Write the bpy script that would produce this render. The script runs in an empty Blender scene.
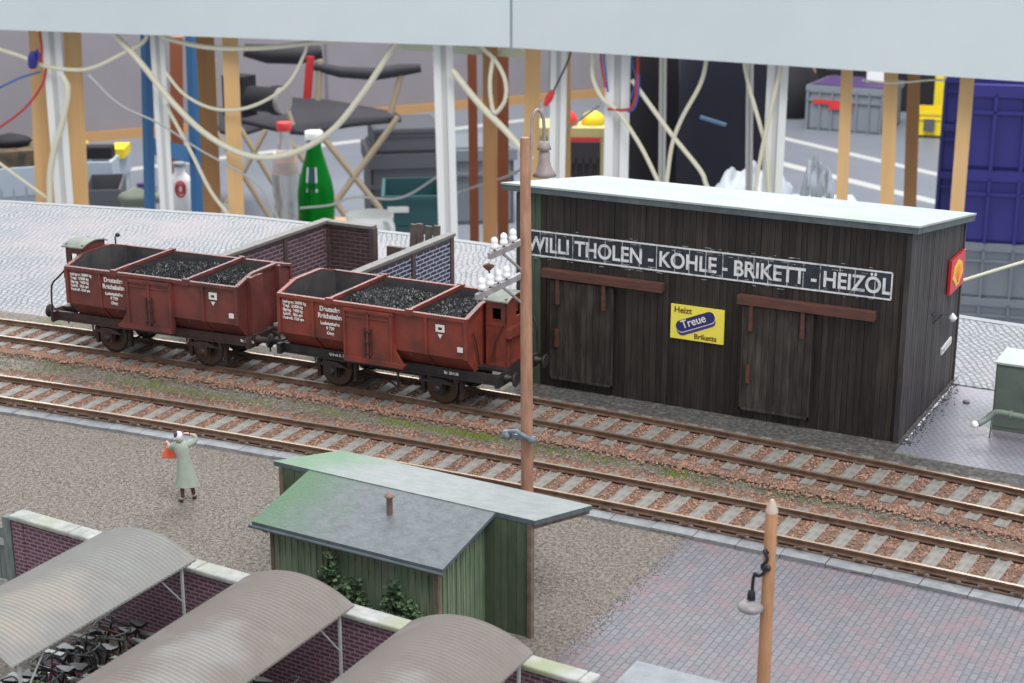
import bpy, math, random
from mathutils import Vector, Matrix, noise
R = math.radians
PI = math.pi
random.seed(7)
SC = bpy.context.scene
COL = SC.collection

# ------------------------------------------------------------------ camera, world, lights, exposure
# one unit = one prototype metre of the 1:87 layout
CAM = Vector((0, 0, 14.6)); FPX = 1650.0; PITCH = R(16.9); HEAD = R(117.8)
cd = bpy.data.cameras.new('camera'); cam = bpy.data.objects.new('camera', cd); COL.objects.link(cam)
cam.location = CAM
cam.rotation_euler = (R(90) - PITCH, 0, HEAD - R(90))
cd.sensor_width = 36; cd.lens = FPX / 1024 * 36; cd.clip_start = .5; cd.clip_end = 4000
cd.dof.use_dof = True; cd.dof.focus_distance = 38.0; cd.dof.aperture_fstop = 0.85
SC.camera = cam

W = bpy.data.worlds.new('hall_light'); SC.world = W; W.use_nodes = True
bg = W.node_tree.nodes['Background']; bg.inputs[0].default_value = (.90, .94, 1.0, 1); bg.inputs[1].default_value = .80

def area(name, loc, target, sx, sy, power, col=(1, 1, 1)):
    l = bpy.data.lights.new(name, 'AREA'); l.shape = 'RECTANGLE'; l.size = sx; l.size_y = sy; l.energy = power; l.color = col
    o = bpy.data.objects.new(name, l); COL.objects.link(o); o.location = loc
    o.rotation_euler = (Vector(target) - Vector(loc)).to_track_quat('-Z', 'Y').to_euler()
    return o
# bright roof lights of the hall, behind and above the layout, and the rows over the visitor's side
area('roof_light_rear', (-190, 330, 190), (-16, 36, 0), 330, 110, 900000, (.93, .97, 1))
area('roof_light_over', (110, -40, 230), (-25, 45, 0), 160, 160, 620000, (1, .98, .95))
area('hall_light_far', (-200, 420, 420), (-330, 640, -113), 300, 300, 4200000, (1, .98, .95))

SC.view_settings.view_transform = 'Standard'; SC.view_settings.look = 'None'
SC.view_settings.gamma = 1; SC.view_settings.use_curve_mapping = False
SC.view_settings.exposure = 0.0

# viewing rays of the camera: a pixel of the 1024x683 frame to a point at a measured height or depth
_fw = Vector((math.cos(PITCH) * math.cos(HEAD), math.cos(PITCH) * math.sin(HEAD), -math.sin(PITCH)))
_rt = Vector((math.sin(HEAD), -math.cos(HEAD), 0)); _up = _rt.cross(_fw)
def ray(px, py): return _fw * FPX + _rt * (px - 512) - _up * (py - 341.5)
def at(px, py, z=0):
    d = ray(px, py); return CAM + d * ((z - CAM.z) / d.z)
def on(px, py, dist):               # at a horizontal distance from the camera
    d = ray(px, py); return CAM + d * (dist / math.hypot(d.x, d.y))
def ony(px, py, y):
    d = ray(px, py); return CAM + d * (y / d.y)

# ------------------------------------------------------------------ materials
def lin(c):
    f = lambda v: v / 12.92 if v <= .04045 else ((v + .055) / 1.055) ** 2.4
    return (f(c[0] / 255), f(c[1] / 255), f(c[2] / 255), 1)
MATS = {}
def mat(name, c, rough=.6, metal=0., c2=None, ns=3., nd=4., lo=.35, hi=.65, bump=0., bs=None, island=0., spec=.5, emit=0, wave=None, coords='Object', stretch=(1, 1, 1), c3=None, s3=.5, moss=None):
    m = bpy.data.materials.new(name); MATS[name] = m; m.use_nodes = True
    nt = m.node_tree; N = nt.nodes; L = nt.links; p = N['Principled BSDF']
    p.inputs['Roughness'].default_value = rough; p.inputs['Metallic'].default_value = metal
    p.inputs['Specular IOR Level'].default_value = spec
    p.inputs['Base Color'].default_value = lin(c)
    tc = N.new('ShaderNodeTexCoord'); mp = N.new('ShaderNodeMapping'); mp.inputs['Scale'].default_value = stretch
    L.new(tc.outputs[coords], mp.inputs[0]); V = mp.outputs[0]
    out = None
    if c2:
        n = N.new('ShaderNodeTexNoise'); n.inputs['Scale'].default_value = ns; n.inputs['Detail'].default_value = nd; n.inputs['Roughness'].default_value = .65
        L.new(V, n.inputs[0])
        r = N.new('ShaderNodeValToRGB'); r.color_ramp.elements[0].position = lo; r.color_ramp.elements[1].position = hi
        r.color_ramp.elements[0].color = lin(c); r.color_ramp.elements[1].color = lin(c2)
        L.new(n.outputs[0], r.inputs[0]); out = r.outputs[0]
    if c3:
        n = N.new('ShaderNodeTexNoise'); n.inputs['Scale'].default_value = s3; n.inputs['Detail'].default_value = 3; L.new(V, n.inputs[0])
        r = N.new('ShaderNodeValToRGB'); r.color_ramp.elements[0].position = .52; r.color_ramp.elements[1].position = .66
        mx = N.new('ShaderNodeMix'); mx.data_type = 'RGBA'; mx.inputs[7].default_value = lin(c3)
        if out: L.new(out, mx.inputs[6])
        else: mx.inputs[6].default_value = lin(c)
        L.new(n.outputs[0], r.inputs[0]); L.new(r.outputs[0], mx.inputs[0]); out = mx.outputs[2]
    if moss:                            # moss creeping in from the low-x end
        sx = N.new('ShaderNodeSeparateXYZ'); L.new(tc.outputs['Object'], sx.inputs[0])
        n = N.new('ShaderNodeTexNoise'); n.inputs['Scale'].default_value = 1.6; n.inputs['Detail'].default_value = 6; n.inputs['Roughness'].default_value = .7; L.new(tc.outputs['Object'], n.inputs[0])
        ml = N.new('ShaderNodeMath'); ml.operation = 'MULTIPLY_ADD'; ml.inputs[1].default_value = 2.4; L.new(n.outputs[0], ml.inputs[0]); L.new(sx.outputs[0], ml.inputs[2])
        mr = N.new('ShaderNodeMapRange'); mr.inputs[1].default_value = moss[1] + 1.2; mr.inputs[2].default_value = moss[2] + 1.2; mr.inputs[3].default_value = .9; mr.inputs[4].default_value = 0; L.new(ml.outputs[0], mr.inputs[0])
        mx = N.new('ShaderNodeMix'); mx.data_type = 'RGBA'; mx.inputs[7].default_value = lin(moss[0]); L.new(out, mx.inputs[6]); L.new(mr.outputs[0], mx.inputs[0]); out = mx.outputs[2]
    if island:
        g = N.new('ShaderNodeNewGeometry'); h = N.new('ShaderNodeHueSaturation'); mr = N.new('ShaderNodeMapRange')
        mr.inputs[3].default_value = 1 - island; mr.inputs[4].default_value = 1 + island
        L.new(g.outputs['Random Per Island'], mr.inputs[0]); L.new(mr.outputs[0], h.inputs['Value'])
        if out: L.new(out, h.inputs['Color'])
        else: h.inputs['Color'].default_value = lin(c)
        out = h.outputs[0]
    if out: L.new(out, p.inputs['Base Color'])
    if bump:
        n2 = N.new('ShaderNodeTexNoise'); n2.inputs['Scale'].default_value = bs or ns * 3; n2.inputs['Detail'].default_value = 3
        L.new(V, n2.inputs[0]); b = N.new('ShaderNodeBump'); b.inputs['Strength'].default_value = min(1, bump); b.inputs['Distance'].default_value = .03 * max(1, bump)
        L.new(n2.outputs[0], b.inputs['Height']); L.new(b.outputs[0], p.inputs['Normal'])
    if emit:
        p.inputs['Emission Color'].default_value = lin(c); p.inputs['Emission Strength'].default_value = emit
    return m

def brickmat(name, c1, c2, mortar, bw, bh, ms, rough=.7, rot=(0, 0, 0), bump=.6, red=None, rs=.4, distort=0., dist=.02, coords='Object', spec=.5, squash=.5):
    """bricks, setts or pavers; the texture's x runs along the course"""
    m = bpy.data.materials.new(name); MATS[name] = m; m.use_nodes = True
    nt = m.node_tree; N = nt.nodes; L = nt.links; p = N['Principled BSDF']; p.inputs['Roughness'].default_value = rough
    p.inputs['Specular IOR Level'].default_value = spec
    tc = N.new('ShaderNodeTexCoord'); mp = N.new('ShaderNodeMapping'); mp.inputs['Rotation'].default_value = rot
    L.new(tc.outputs[coords], mp.inputs[0]); V = mp.outputs[0]
    if distort:
        n = N.new('ShaderNodeTexNoise'); n.inputs['Scale'].default_value = .8; n.inputs['Detail'].default_value = 2; L.new(tc.outputs[coords], n.inputs[0])
        s = N.new('ShaderNodeVectorMath'); s.operation = 'SCALE'; s.inputs['Scale'].default_value = distort; L.new(n.outputs['Color'], s.inputs[0])
        a = N.new('ShaderNodeVectorMath'); L.new(V, a.inputs[0]); L.new(s.outputs[0], a.inputs[1]); V = a.outputs[0]
    b = N.new('ShaderNodeTexBrick'); L.new(V, b.inputs[0])
    b.inputs['Scale'].default_value = 1; b.inputs['Brick Width'].default_value = bw; b.inputs['Row Height'].default_value = bh
    b.inputs['Mortar Size'].default_value = ms; b.inputs['Mortar Smooth'].default_value = .35; b.offset = .5; b.inputs['Bias'].default_value = 0
    b.inputs['Color1'].default_value = lin(c1); b.inputs['Color2'].default_value = lin(c2); b.inputs['Mortar'].default_value = lin(mortar)
    out = b.outputs['Color']
    if red:
        n = N.new('ShaderNodeTexNoise'); n.inputs['Scale'].default_value = rs; n.inputs['Detail'].default_value = 8; n.inputs['Roughness'].default_value = .75; L.new(tc.outputs[coords], n.inputs[0])
        r = N.new('ShaderNodeValToRGB'); r.color_ramp.elements[0].position = .48; r.color_ramp.elements[1].position = .66
        mx = N.new('ShaderNodeMix'); mx.data_type = 'RGBA'; mx.inputs[7].default_value = lin(red)
        L.new(n.outputs[0], r.inputs[0]); L.new(r.outputs[0], mx.inputs[0]); L.new(out, mx.inputs[6]); out = mx.outputs[2]
    L.new(out, p.inputs['Base Color'])
    bp = N.new('ShaderNodeBump'); bp.inputs['Strength'].default_value = bump; bp.inputs['Distance'].default_value = dist; bp.invert = True
    L.new(b.outputs['Fac'], bp.inputs['Height'])
    n3 = N.new('ShaderNodeTexNoise'); n3.inputs['Scale'].default_value = 12; L.new(tc.outputs[coords], n3.inputs[0])
    b2 = N.new('ShaderNodeBump'); b2.inputs['Strength'].default_value = .4; b2.inputs['Distance'].default_value = .02
    L.new(n3.outputs[0], b2.inputs['Height']); L.new(bp.outputs[0], b2.inputs['Normal']); L.new(b2.outputs[0], p.inputs['Normal'])
    return m

M = MATS
# layout
mat('platform_gravel', (90, 84, 78), .9, c2=(138, 130, 121), ns=11, lo=.38, hi=.62, bump=.7, bs=22)
mat('track_gravel', (100, 95, 86), .9, c2=(142, 134, 123), ns=11, lo=.4, hi=.65, bump=1, bs=14, c3=(96, 98, 62), s3=.5)
mat('ballast_bed', (94, 76, 66), .9, c2=(124, 100, 86), ns=9, bump=1, bs=14)
mat('ballast_stone', (160, 122, 103), .85, c2=(138, 110, 96), ns=1.2, island=.42)
mat('grey_stone', (134, 127, 118), .85, c2=(110, 105, 96), ns=1.2, island=.4)
mat('gravel_stone', (134, 125, 116), .85, c2=(116, 107, 99), ns=1, island=.42)
mat('coal_ash', (66, 66, 66), .8, c2=(112, 108, 104), ns=8, lo=.42, hi=.68, bump=1, bs=12)
brickmat('cobbles', (156, 159, 163), (138, 142, 147), (102, 106, 112), .30, .19, .035, rough=.55, spec=.35, rot=(0, 0, R(62)), bump=.9, red=(158, 148, 152), rs=.13, distort=.5, dist=.05)
brickmat('paving', (112, 111, 118), (98, 98, 107), (84, 83, 90), .26, .145, .016, rough=.6, rot=(0, 0, R(90)), bump=.6, red=(124, 97, 104), rs=1.3, dist=.02)
brickmat('yard_slabs', (132, 133, 143), (124, 125, 136), (112, 113, 124), .24, .16, .02, rough=.45, rot=(0, 0, R(60)), bump=.35, red=(138, 126, 136), rs=.4, dist=.02)
mat('kerb_stone', (148, 150, 152), .75, c2=(120, 124, 130), ns=3, island=.12, bump=.3)
mat('sleeper_wood', (142, 139, 134), .8, c2=(112, 108, 103), ns=3, stretch=(3, 1, 3), island=.2, bump=.4, bs=14)
mat('rail_rust', (122, 96, 80), .55, .1, c2=(92, 72, 60), ns=4)
mat('rail_top', (166, 146, 128), .42, .6)
mat('wagon_red', (138, 62, 48), .5, c2=(112, 54, 45), ns=1.6, bump=.12, bs=9, c3=(92, 52, 45), s3=1.1)
mat('wagon_red_worn', (122, 62, 55), .5, c2=(94, 50, 47), ns=1.5, bump=.12, bs=9, c3=(84, 50, 46), s3=1.0)
mat('wagon_inside', (62, 62, 66), .6, c2=(84, 80, 80), ns=2, bump=.2)
mat('underframe_black', (36, 35, 38), .5, c2=(56, 50, 50), ns=4)
mat('underframe_brown', (52, 40, 39), .6, c2=(76, 54, 50), ns=4)
mat('wheel_steel', (98, 84, 76), .35, .7)
mat('white_paint', (226, 222, 218), .6)
mat('cab_roof', (106, 110, 106), .6, c2=(132, 140, 124), ns=2)
mat('coal_lump', (20, 21, 24), .3, spec=.5, island=.5)
mat('coal_bed', (22, 22, 25), .6, bump=1, bs=8)
mat('shed_plank', (38, 33, 30), .55, c2=(64, 56, 50), ns=2.2, stretch=(4, 4, .35), island=.42, bump=.5, bs=9, lo=.42, hi=.8)
mat('shed_plank_side', (50, 46, 47), .55, c2=(80, 75, 74), ns=2.2, stretch=(3, 3, .5), island=.22, bump=.4, bs=9, lo=.4, hi=.75)
mat('shed_plank_green', (56, 74, 58), .7, c2=(74, 82, 70), ns=2.2, stretch=(3, 3, .5), island=.22)
mat('door_plank', (46, 41, 38), .55, c2=(84, 77, 71), ns=2, stretch=(3, 3, .5), island=.28, bump=.4, bs=9, lo=.42, hi=.8)
mat('shed_roofing', (178, 186, 184), .4, c2=(160, 168, 167), ns=.7, c3=(156, 178, 160), s3=.35, bump=.15, bs=8)
mat('roof_edge', (92, 104, 108), .6, c2=(74, 84, 88), ns=3)
mat('brown_timber', (104, 66, 56), .6, c2=(80, 52, 46), ns=3, stretch=(.4, 3, 3))
mat('rust_iron', (112, 68, 50), .6, c2=(80, 52, 42), ns=6)
mat('sign_band', (48, 56, 66), .7, c2=(34, 36, 40), ns=3, stretch=(3, 1, .6), lo=.4, hi=.7)
mat('old_white_paint', (224, 226, 228), .6, c2=(150, 156, 162), ns=5, lo=.5, hi=.75)
mat('faint_paint', (188, 194, 200), .7, c2=(84, 90, 96), ns=6, lo=.42, hi=.66)
mat('enamel_yellow', (252, 238, 96), .3, c2=(246, 230, 86), ns=2)
mat('enamel_blue', (52, 52, 112), .3); mat('enamel_blue_side', (74, 68, 128), .3); mat('enamel_white', (238, 236, 230), .35)
mat('enamel_brown', (104, 72, 40), .4); mat('enamel_red', (208, 42, 50), .3); mat('shell_yellow', (250, 196, 50), .3); mat('shell_orange', (235, 120, 40), .3)
mat('pole_wood', (178, 134, 110), .7, c2=(150, 110, 90), ns=4, stretch=(2, 2, .4), bump=.4, bs=10)
mat('lamp_pole_wood', (184, 138, 102), .7, c2=(164, 120, 86), ns=4, stretch=(2, 2, .4), bump=.3, bs=10)
mat('pole_tip', (196, 176, 164), .7)
mat('porcelain', (240, 240, 240), .25); mat('arm_grey', (158, 152, 154), .5, c2=(130, 126, 128), ns=5)
mat('lamp_grey', (160, 148, 146), .45, c2=(140, 130, 128), ns=5); mat('switch_blue', (92, 108, 118), .5, c2=(130, 140, 146), ns=8)
mat('dark_iron', (40, 42, 50), .4, .3); mat('glass_bulb', (235, 238, 240), .1)
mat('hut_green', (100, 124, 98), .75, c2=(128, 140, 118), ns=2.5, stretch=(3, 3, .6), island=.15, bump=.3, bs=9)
mat('hut_green_shaded', (66, 80, 62), .8, c2=(82, 92, 72), ns=2.5, stretch=(3, 3, .6), island=.2)  # hut green darkened: shade under the roof overhang put into the colour
mat('hut_roof_front', (112, 118, 122), .7, c2=(94, 100, 104), ns=6, bump=.4, bs=14, moss=((78, 112, 82), -1.9, -.5))
mat('hut_roof_rear', (144, 149, 149), .65, c2=(128, 135, 136), ns=3, bump=.3, bs=12, moss=((90, 128, 96), -2.7, -1.2))
mat('timber_edge', (128, 108, 92), .7, c2=(96, 84, 74), ns=4)
mat('flue', (150, 122, 112), .7, c2=(124, 100, 92), ns=7)
mat('leaf', (64, 92, 60), .6, c2=(96, 120, 88), ns=2, island=.45)
mat('stem', (80, 66, 50), .8)
mat('grass', (124, 136, 54), .7, island=.3)
brickmat('front_brick', (108, 68, 80), (88, 56, 70), (146, 124, 136), .22, .082, .016, rough=.7, rot=(R(90), 0, 0), bump=.7, dist=.02)
mat('coping', (172, 173, 170), .7, c2=(138, 141, 137), ns=3, bump=.3, bs=12, c3=(142, 148, 120), s3=.7)
brickmat('bunker_brick', (84, 58, 60), (70, 50, 54), (112, 98, 102), .42, .14, .02, rough=.6, rot=(R(90), 0, R(0)), bump=.8, dist=.03, red=(70, 50, 52), rs=.6)
brickmat('bunker_brick_y', (98, 68, 76), (80, 58, 68), (150, 138, 146), .42, .14, .02, rough=.6, rot=(0, R(90), R(90)), bump=.8, dist=.03, red=(80, 58, 62), rs=.6)
brickmat('bunker_brick_blue', (44, 44, 72), (36, 38, 62), (186, 190, 206), .42, .14, .022, rough=.45, rot=(0, R(90), R(90)), bump=.9, dist=.03)
mat('bunker_frame', (72, 58, 58), .6, c2=(92, 76, 76), ns=3)
mat('bunker_cap', (126, 122, 118), .65, c2=(110, 106, 104), ns=3, bump=.2)
mat('old_plank', (74, 64, 60), .7, c2=(100, 88, 80), ns=3, island=.15)
mat('corrugated', (130, 132, 129), .6, c2=(126, 123, 120), ns=1.5, c3=(144, 138, 131), s3=.6)
mat('corrugated_brown', (122, 115, 110), .6, c2=(116, 108, 103), ns=1.5, c3=(136, 132, 129), s3=.6)
mat('post_steel', (168, 172, 172), .5); mat('post_dark', (112, 104, 108), .6)
mat('gate_wood', (120, 130, 128), .75, c2=(94, 102, 100), ns=4, stretch=(3, 3, .5), island=.15)
mat('bike_black', (30, 30, 32), .4); mat('bike_grey', (110, 116, 112), .4, .3); mat('bike_rust', (112, 64, 46), .5); mat('bike_pink', (170, 100, 140), .5); mat('bike_yellow', (150, 160, 70), .5); mat('chrome', (170, 175, 178), .25, .9)
mat('bar_grey', (92, 96, 98), .4, .4); mat('rubber', (24, 24, 26), .7)
mat('cabinet_green', (104, 116, 106), .5, c2=(92, 104, 98), ns=2); mat('cabinet_top', (176, 184, 184), .5)
mat('pipe_green', (118, 130, 120), .45); mat('concrete', (146, 152, 156), .75, c2=(128, 134, 140), ns=3)
mat('glue', (225, 228, 238), .15)
mat('coat', (168, 180, 166), .75, c2=(156, 168, 155), ns=6); mat('skin', (205, 165, 150), .6); mat('scarf', (232, 226, 228), .7); mat('hair', (66, 56, 66), .6)
mat('stocking', (92, 66, 58), .6); mat('shoe', (38, 38, 48), .4); mat('bag_orange', (236, 112, 72), .5)
# hall
mat('board_edge', (150, 155, 158), .7)
mat('fascia', (218, 226, 226), .6, c2=(212, 221, 222), ns=.05); mat('fascia_top', (150, 158, 140), .8)
mat('hall_floor', (134, 140, 150), .45, c2=(124, 130, 140), ns=.02); mat('floor_line', (196, 198, 196), .6)
mat('hall_panel', (136, 131, 138), .85, c2=(128, 124, 130), ns=.02); mat('panel_seam', (112, 108, 116), .9); mat('skirting', (176, 136, 92), .6)
mat('pine', (234, 192, 138), .6, c2=(222, 178, 120), ns=.15, stretch=(2, 2, .2)); mat('pine_dark', (190, 142, 96), .6, c2=(170, 124, 80), ns=.15, stretch=(2, 2, .2)); mat('rust_post', (150, 84, 52), .6)
mat('aluminium', (240, 240, 237), .45, .0); mat('aluminium_groove', (212, 212, 210), .5, .0); mat('blue_steel', (60, 118, 172), .5)
mat('cable_cream', (226, 220, 196), .5); mat('cable_grey', (180, 180, 178), .5); mat('cable_red', (196, 52, 52), .5); mat('cable_blue', (66, 100, 170), .5); mat('cable_black', (40, 40, 44), .5); mat('plug_red', (214, 54, 58), .4); mat('clip_blue', (52, 52, 140), .5)
mat('chair_black', (48, 46, 54), .8); mat('chair_tube', (166, 148, 124), .5)
mat('crate_grey', (122, 128, 136), .6); mat('crate_light', (168, 178, 190), .6); mat('crate_dark', (84, 86, 92), .6); mat('crate_teal', (40, 84, 88), .6); mat('crate_blue', (46, 44, 122), .5); mat('crate_blue_dark', (34, 34, 98), .5)
mat('label_white', (214, 216, 210), .6); mat('purple', (84, 60, 112), .7); mat('bright_red', (200, 50, 52), .5); mat('bright_yellow', (232, 206, 40), .5)
mat('jacket_navy', (28, 28, 42), .85); mat('jacket_black', (22, 20, 26), .9); mat('zip_blue', (90, 120, 150), .5); mat('bag_black', (28, 26, 32), .8); mat('table_yellow', (190, 176, 120), .6); mat('dark_crate', (44, 38, 40), .7)
mat('pebble_mix', (120, 96, 70), .7, c2=(60, 60, 56), ns=.3); mat('paper_white', (232, 234, 234), .5)
mat('rag_green', (112, 118, 106), .8)
def glass(name, c, rough=.05, alpha=.25):
    m = bpy.data.materials.new(name); MATS[name] = m; m.use_nodes = True; p = m.node_tree.nodes['Principled BSDF']
    p.inputs['Base Color'].default_value = lin(c); p.inputs['Roughness'].default_value = rough; p.inputs['Transmission Weight'].default_value = 1 - alpha; p.inputs['IOR'].default_value = 1.15
    return m
glass('clear_plastic', (225, 228, 230)); glass('green_glass', (22, 150, 50), .05, .35); glass('plastic_film', (196, 200, 206), .3, .6)
mat('ash_crumb', (52, 50, 48), .7, island=.4)
mat('pale_green', (222, 228, 202), .6)
mat('label_pink', (226, 186, 180), .6)

# ------------------------------------------------------------------ mesh builder
class MB:
    def __init__(s): s.v = []; s.f = []; s.m = []; s.mats = []; s.sm = []
    def mi(s, m):
        m = MATS[m]
        if m not in s.mats: s.mats.append(m)
        return s.mats.index(m)
    def add(s, vs, fs, m, X=None, smooth=False):
        b = len(s.v)
        s.v += [tuple(X @ Vector(v)) if X is not None else tuple(v) for v in vs]
        k = s.mi(m)
        for f in fs: s.f.append(tuple(b + i for i in f)); s.m.append(k); s.sm.append(smooth)
        return s
    def box(s, a, b, m, X=None, bev=0.):
        x0, y0, z0 = a; x1, y1, z1 = b
        vs = [(x0, y0, z0), (x1, y0, z0), (x1, y1, z0), (x0, y1, z0), (x0, y0, z1), (x1, y0, z1), (x1, y1, z1), (x0, y1, z1)]
        return s.add(vs, [(3, 2, 1, 0), (4, 5, 6, 7), (0, 1, 5, 4), (1, 2, 6, 5), (2, 3, 7, 6), (3, 0, 4, 7)], m, X)
    def prism(s, poly, h0, h1, m, axis='z', X=None):
        n = len(poly)
        def w(p, h): return {'z': (p[0], p[1], h), 'y': (p[0], h, p[1]), 'x': (h, p[0], p[1])}[axis]
        vs = [w(p, h0) for p in poly] + [w(p, h1) for p in poly]
        fs = [tuple(range(n))[::-1], tuple(range(n, 2 * n))] + [(i, (i + 1) % n, n + (i + 1) % n, n + i) for i in range(n)]
        return s.add(vs, fs, m, X)
    def bar(s, p, q, w, h, m, up=(0, 0, 1)):
        p = Vector(p); q = Vector(q); d = (q - p).normalized(); u = Vector(up)
        if abs(d.dot(u)) > .98: u = Vector((1, 0, 0))
        a = d.cross(u).normalized(); b = a.cross(d)
        vs = [e + a * sx * w / 2 + b * sy * h / 2 for e in (p, q) for sx, sy in ((-1, -1), (1, -1), (1, 1), (-1, 1))]
        return s.add(vs, [(3, 2, 1, 0), (4, 5, 6, 7), (0, 1, 5, 4), (1, 2, 6, 5), (2, 3, 7, 6), (3, 0, 4, 7)], m)
    def tube(s, pts, r, m, n=8, caps=True):
        pts = [Vector(p) for p in pts]; rs = r if isinstance(r, (list, tuple)) else [r] * len(pts)
        vs = []; pa = None
        for i, p in enumerate(pts):
            d = (pts[min(i + 1, len(pts) - 1)] - pts[max(i - 1, 0)]).normalized()
            if pa is None:
                u = Vector((0, 0, 1)) if abs(d.z) < .9 else Vector((1, 0, 0)); a = d.cross(u).normalized()
            else: a = (pa - d * pa.dot(d)).normalized()
            pa = a; b = d.cross(a)
            vs += [p + (a * math.cos(2 * PI * k / n) + b * math.sin(2 * PI * k / n)) * rs[i] for k in range(n)]
        fs = [(i * n + k, i * n + (k + 1) % n, (i + 1) * n + (k + 1) % n, (i + 1) * n + k) for i in range(len(pts) - 1) for k in range(n)]
        s.add(vs, fs, m, None, True)
        if caps:
            s.add(vs[:n], [tuple(range(n))[::-1]], m); s.add(vs[-n:], [tuple(range(n))], m)
        return s
    def lathe(s, prof, c, m, n=20, X=None, axis='z'):
        vs = []
        for r, h in prof:
            for k in range(n):
                a = 2 * PI * k / n; x, y = r * math.cos(a), r * math.sin(a)
                vs.append({'z': (c[0] + x, c[1] + y, c[2] + h), 'y': (c[0] + x, c[1] + h, c[2] + y), 'x': (c[0] + h, c[1] + x, c[2] + y)}[axis])
        fs = [(i * n + k, i * n + (k + 1) % n, (i + 1) * n + (k + 1) % n, (i + 1) * n + k) for i in range(len(prof) - 1) for k in range(n)]
        s.add(vs, fs, m, X, True)
        if prof[0][0] > 1e-4: s.add(vs[:n], [tuple(range(n))[::-1]], m, X)
        if prof[-1][0] > 1e-4: s.add(vs[-n:], [tuple(range(n))], m, X)
        return s
    def build(s, name, parent=None, loc=None, rot=0, smooth=None, bevel=0):
        me = bpy.data.meshes.new(name); me.from_pydata(s.v, [], s.f); me.update()
        for m in s.mats: me.materials.append(m)
        me.polygons.foreach_set('material_index', s.m)
        me.polygons.foreach_set('use_smooth', s.sm if smooth is None else [smooth] * len(s.f))
        o = bpy.data.objects.new(name, me); COL.objects.link(o)
        if parent: o.parent = parent
        if loc is not None: o.location = loc
        if rot: o.rotation_euler = (0, 0, rot)
        if bevel:
            b = o.modifiers.new('b', 'BEVEL'); b.width = bevel; b.segments = 2; b.limit_method = 'ANGLE'
        return o
def tag(o, label=None, cat=None, group=None, kind=None):
    if label: o['label'] = label
    if cat: o['category'] = cat
    if group: o['group'] = group
    if kind: o['kind'] = kind
    return o
def thing(name, label, cat, loc=(0, 0, 0), rz=0, group=None):
    o = bpy.data.objects.new(name, None); COL.objects.link(o); o.empty_display_size = .2
    o.location = loc; o.rotation_euler = (0, 0, rz); return tag(o, label, cat, group)
def copy_tree(o, parent=None):
    c = o.copy(); COL.objects.link(c)
    if parent: c.parent = parent
    for ch in list(o.children): copy_tree(ch, c)
    return c
def struct(name, mb, loc=None): return tag(mb.build(name, loc=loc), kind='structure')
def text_obj(txt, size, m, parent, X, name='lettering', sx=1., bold=0., depth=.004, align='LEFT', label=None, space=1.):
    c = bpy.data.curves.new('t', 'FONT'); c.body = txt; c.size = size; c.extrude = depth; c.offset = bold; c.align_x = align; c.space_line = 1.05; c.space_character = space
    t = bpy.data.objects.new('t', c); COL.objects.link(t); dg = bpy.context.evaluated_depsgraph_get()
    me = bpy.data.meshes.new_from_object(t.evaluated_get(dg)); bpy.data.objects.remove(t); me.transform(Matrix.Diagonal((sx, 1, 1, 1))); me.transform(X)
    me.materials.clear(); me.materials.append(MATS[m]); me.name = name
    o = bpy.data.objects.new(name, me); COL.objects.link(o); o.parent = parent
    if label: o['label'] = label
    return o
def face_y(x, y, z, flip=False):    # text plane facing -y (or +y)
    return Matrix.Translation((x, y, z)) @ Matrix.Rotation(PI if flip else 0, 4, 'Z') @ Matrix.Rotation(R(90), 4, 'X')
def face_x(x, y, z): return Matrix.Translation((x, y, z)) @ Matrix.Rotation(R(90), 4, 'Z') @ Matrix.Rotation(R(90), 4, 'X')
def smooth_path(pts, n=6):
    pts = [Vector(p) for p in pts]; out = []
    P = [pts[0] * 2 - pts[1]] + pts + [pts[-1] * 2 - pts[-2]]
    for i in range(1, len(P) - 2):
        a, b, c, d = P[i - 1:i + 3]
        for k in range(n):
            t = k / n
            out.append(.5 * ((2 * b) + (c - a) * t + (2 * a - 5 * b + 4 * c - d) * t * t + (3 * b - a - 3 * c + d) * t ** 3))
    return out + [pts[-1]]
def stones(mb, n, place, smin, smax, m, flat=.7, rnd=random):
    for _ in range(n):
        p = place()
        if p is None: continue
        s = rnd.uniform(smin, smax); a = rnd.uniform(0, PI); ca, sa = math.cos(a), math.sin(a)
        j = lambda: rnd.uniform(.65, 1.25)
        vs = []
        for q in ((1, 0, 0), (0, 1, 0), (-1, 0, 0), (0, -1, 0), (.2, .2, 1), (0, 0, -1)):
            x, y, z = q[0] * j() * s, q[1] * j() * s * .8, q[2] * j() * s * flat
            vs.append((p[0] + x * ca - y * sa, p[1] + x * sa + y * ca, p[2] + z))
        mb.add(vs, [(0, 1, 4), (1, 2, 4), (2, 3, 4), (3, 0, 4), (1, 0, 5), (2, 1, 5), (3, 2, 5), (0, 3, 5)], m)

# ------------------------------------------------------------------ track alignment (gentle curve)
def cA(x): return -.00274 * x * x - .0729 * x + 31.987
def cB(x): return -.00315 * x * x - .1243 * x + 35.40
def sA(x): return -.00548 * x - .0729
def sB(x): return -.0063 * x - .1243
def ext(c, s, x):                  # straight on beyond the measured stretch
    if x < -46: return c(-46) + s(-46) * (x + 46)
    return c(x)
XS = [-46 + i * 1.0 for i in range(51)]

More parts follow.
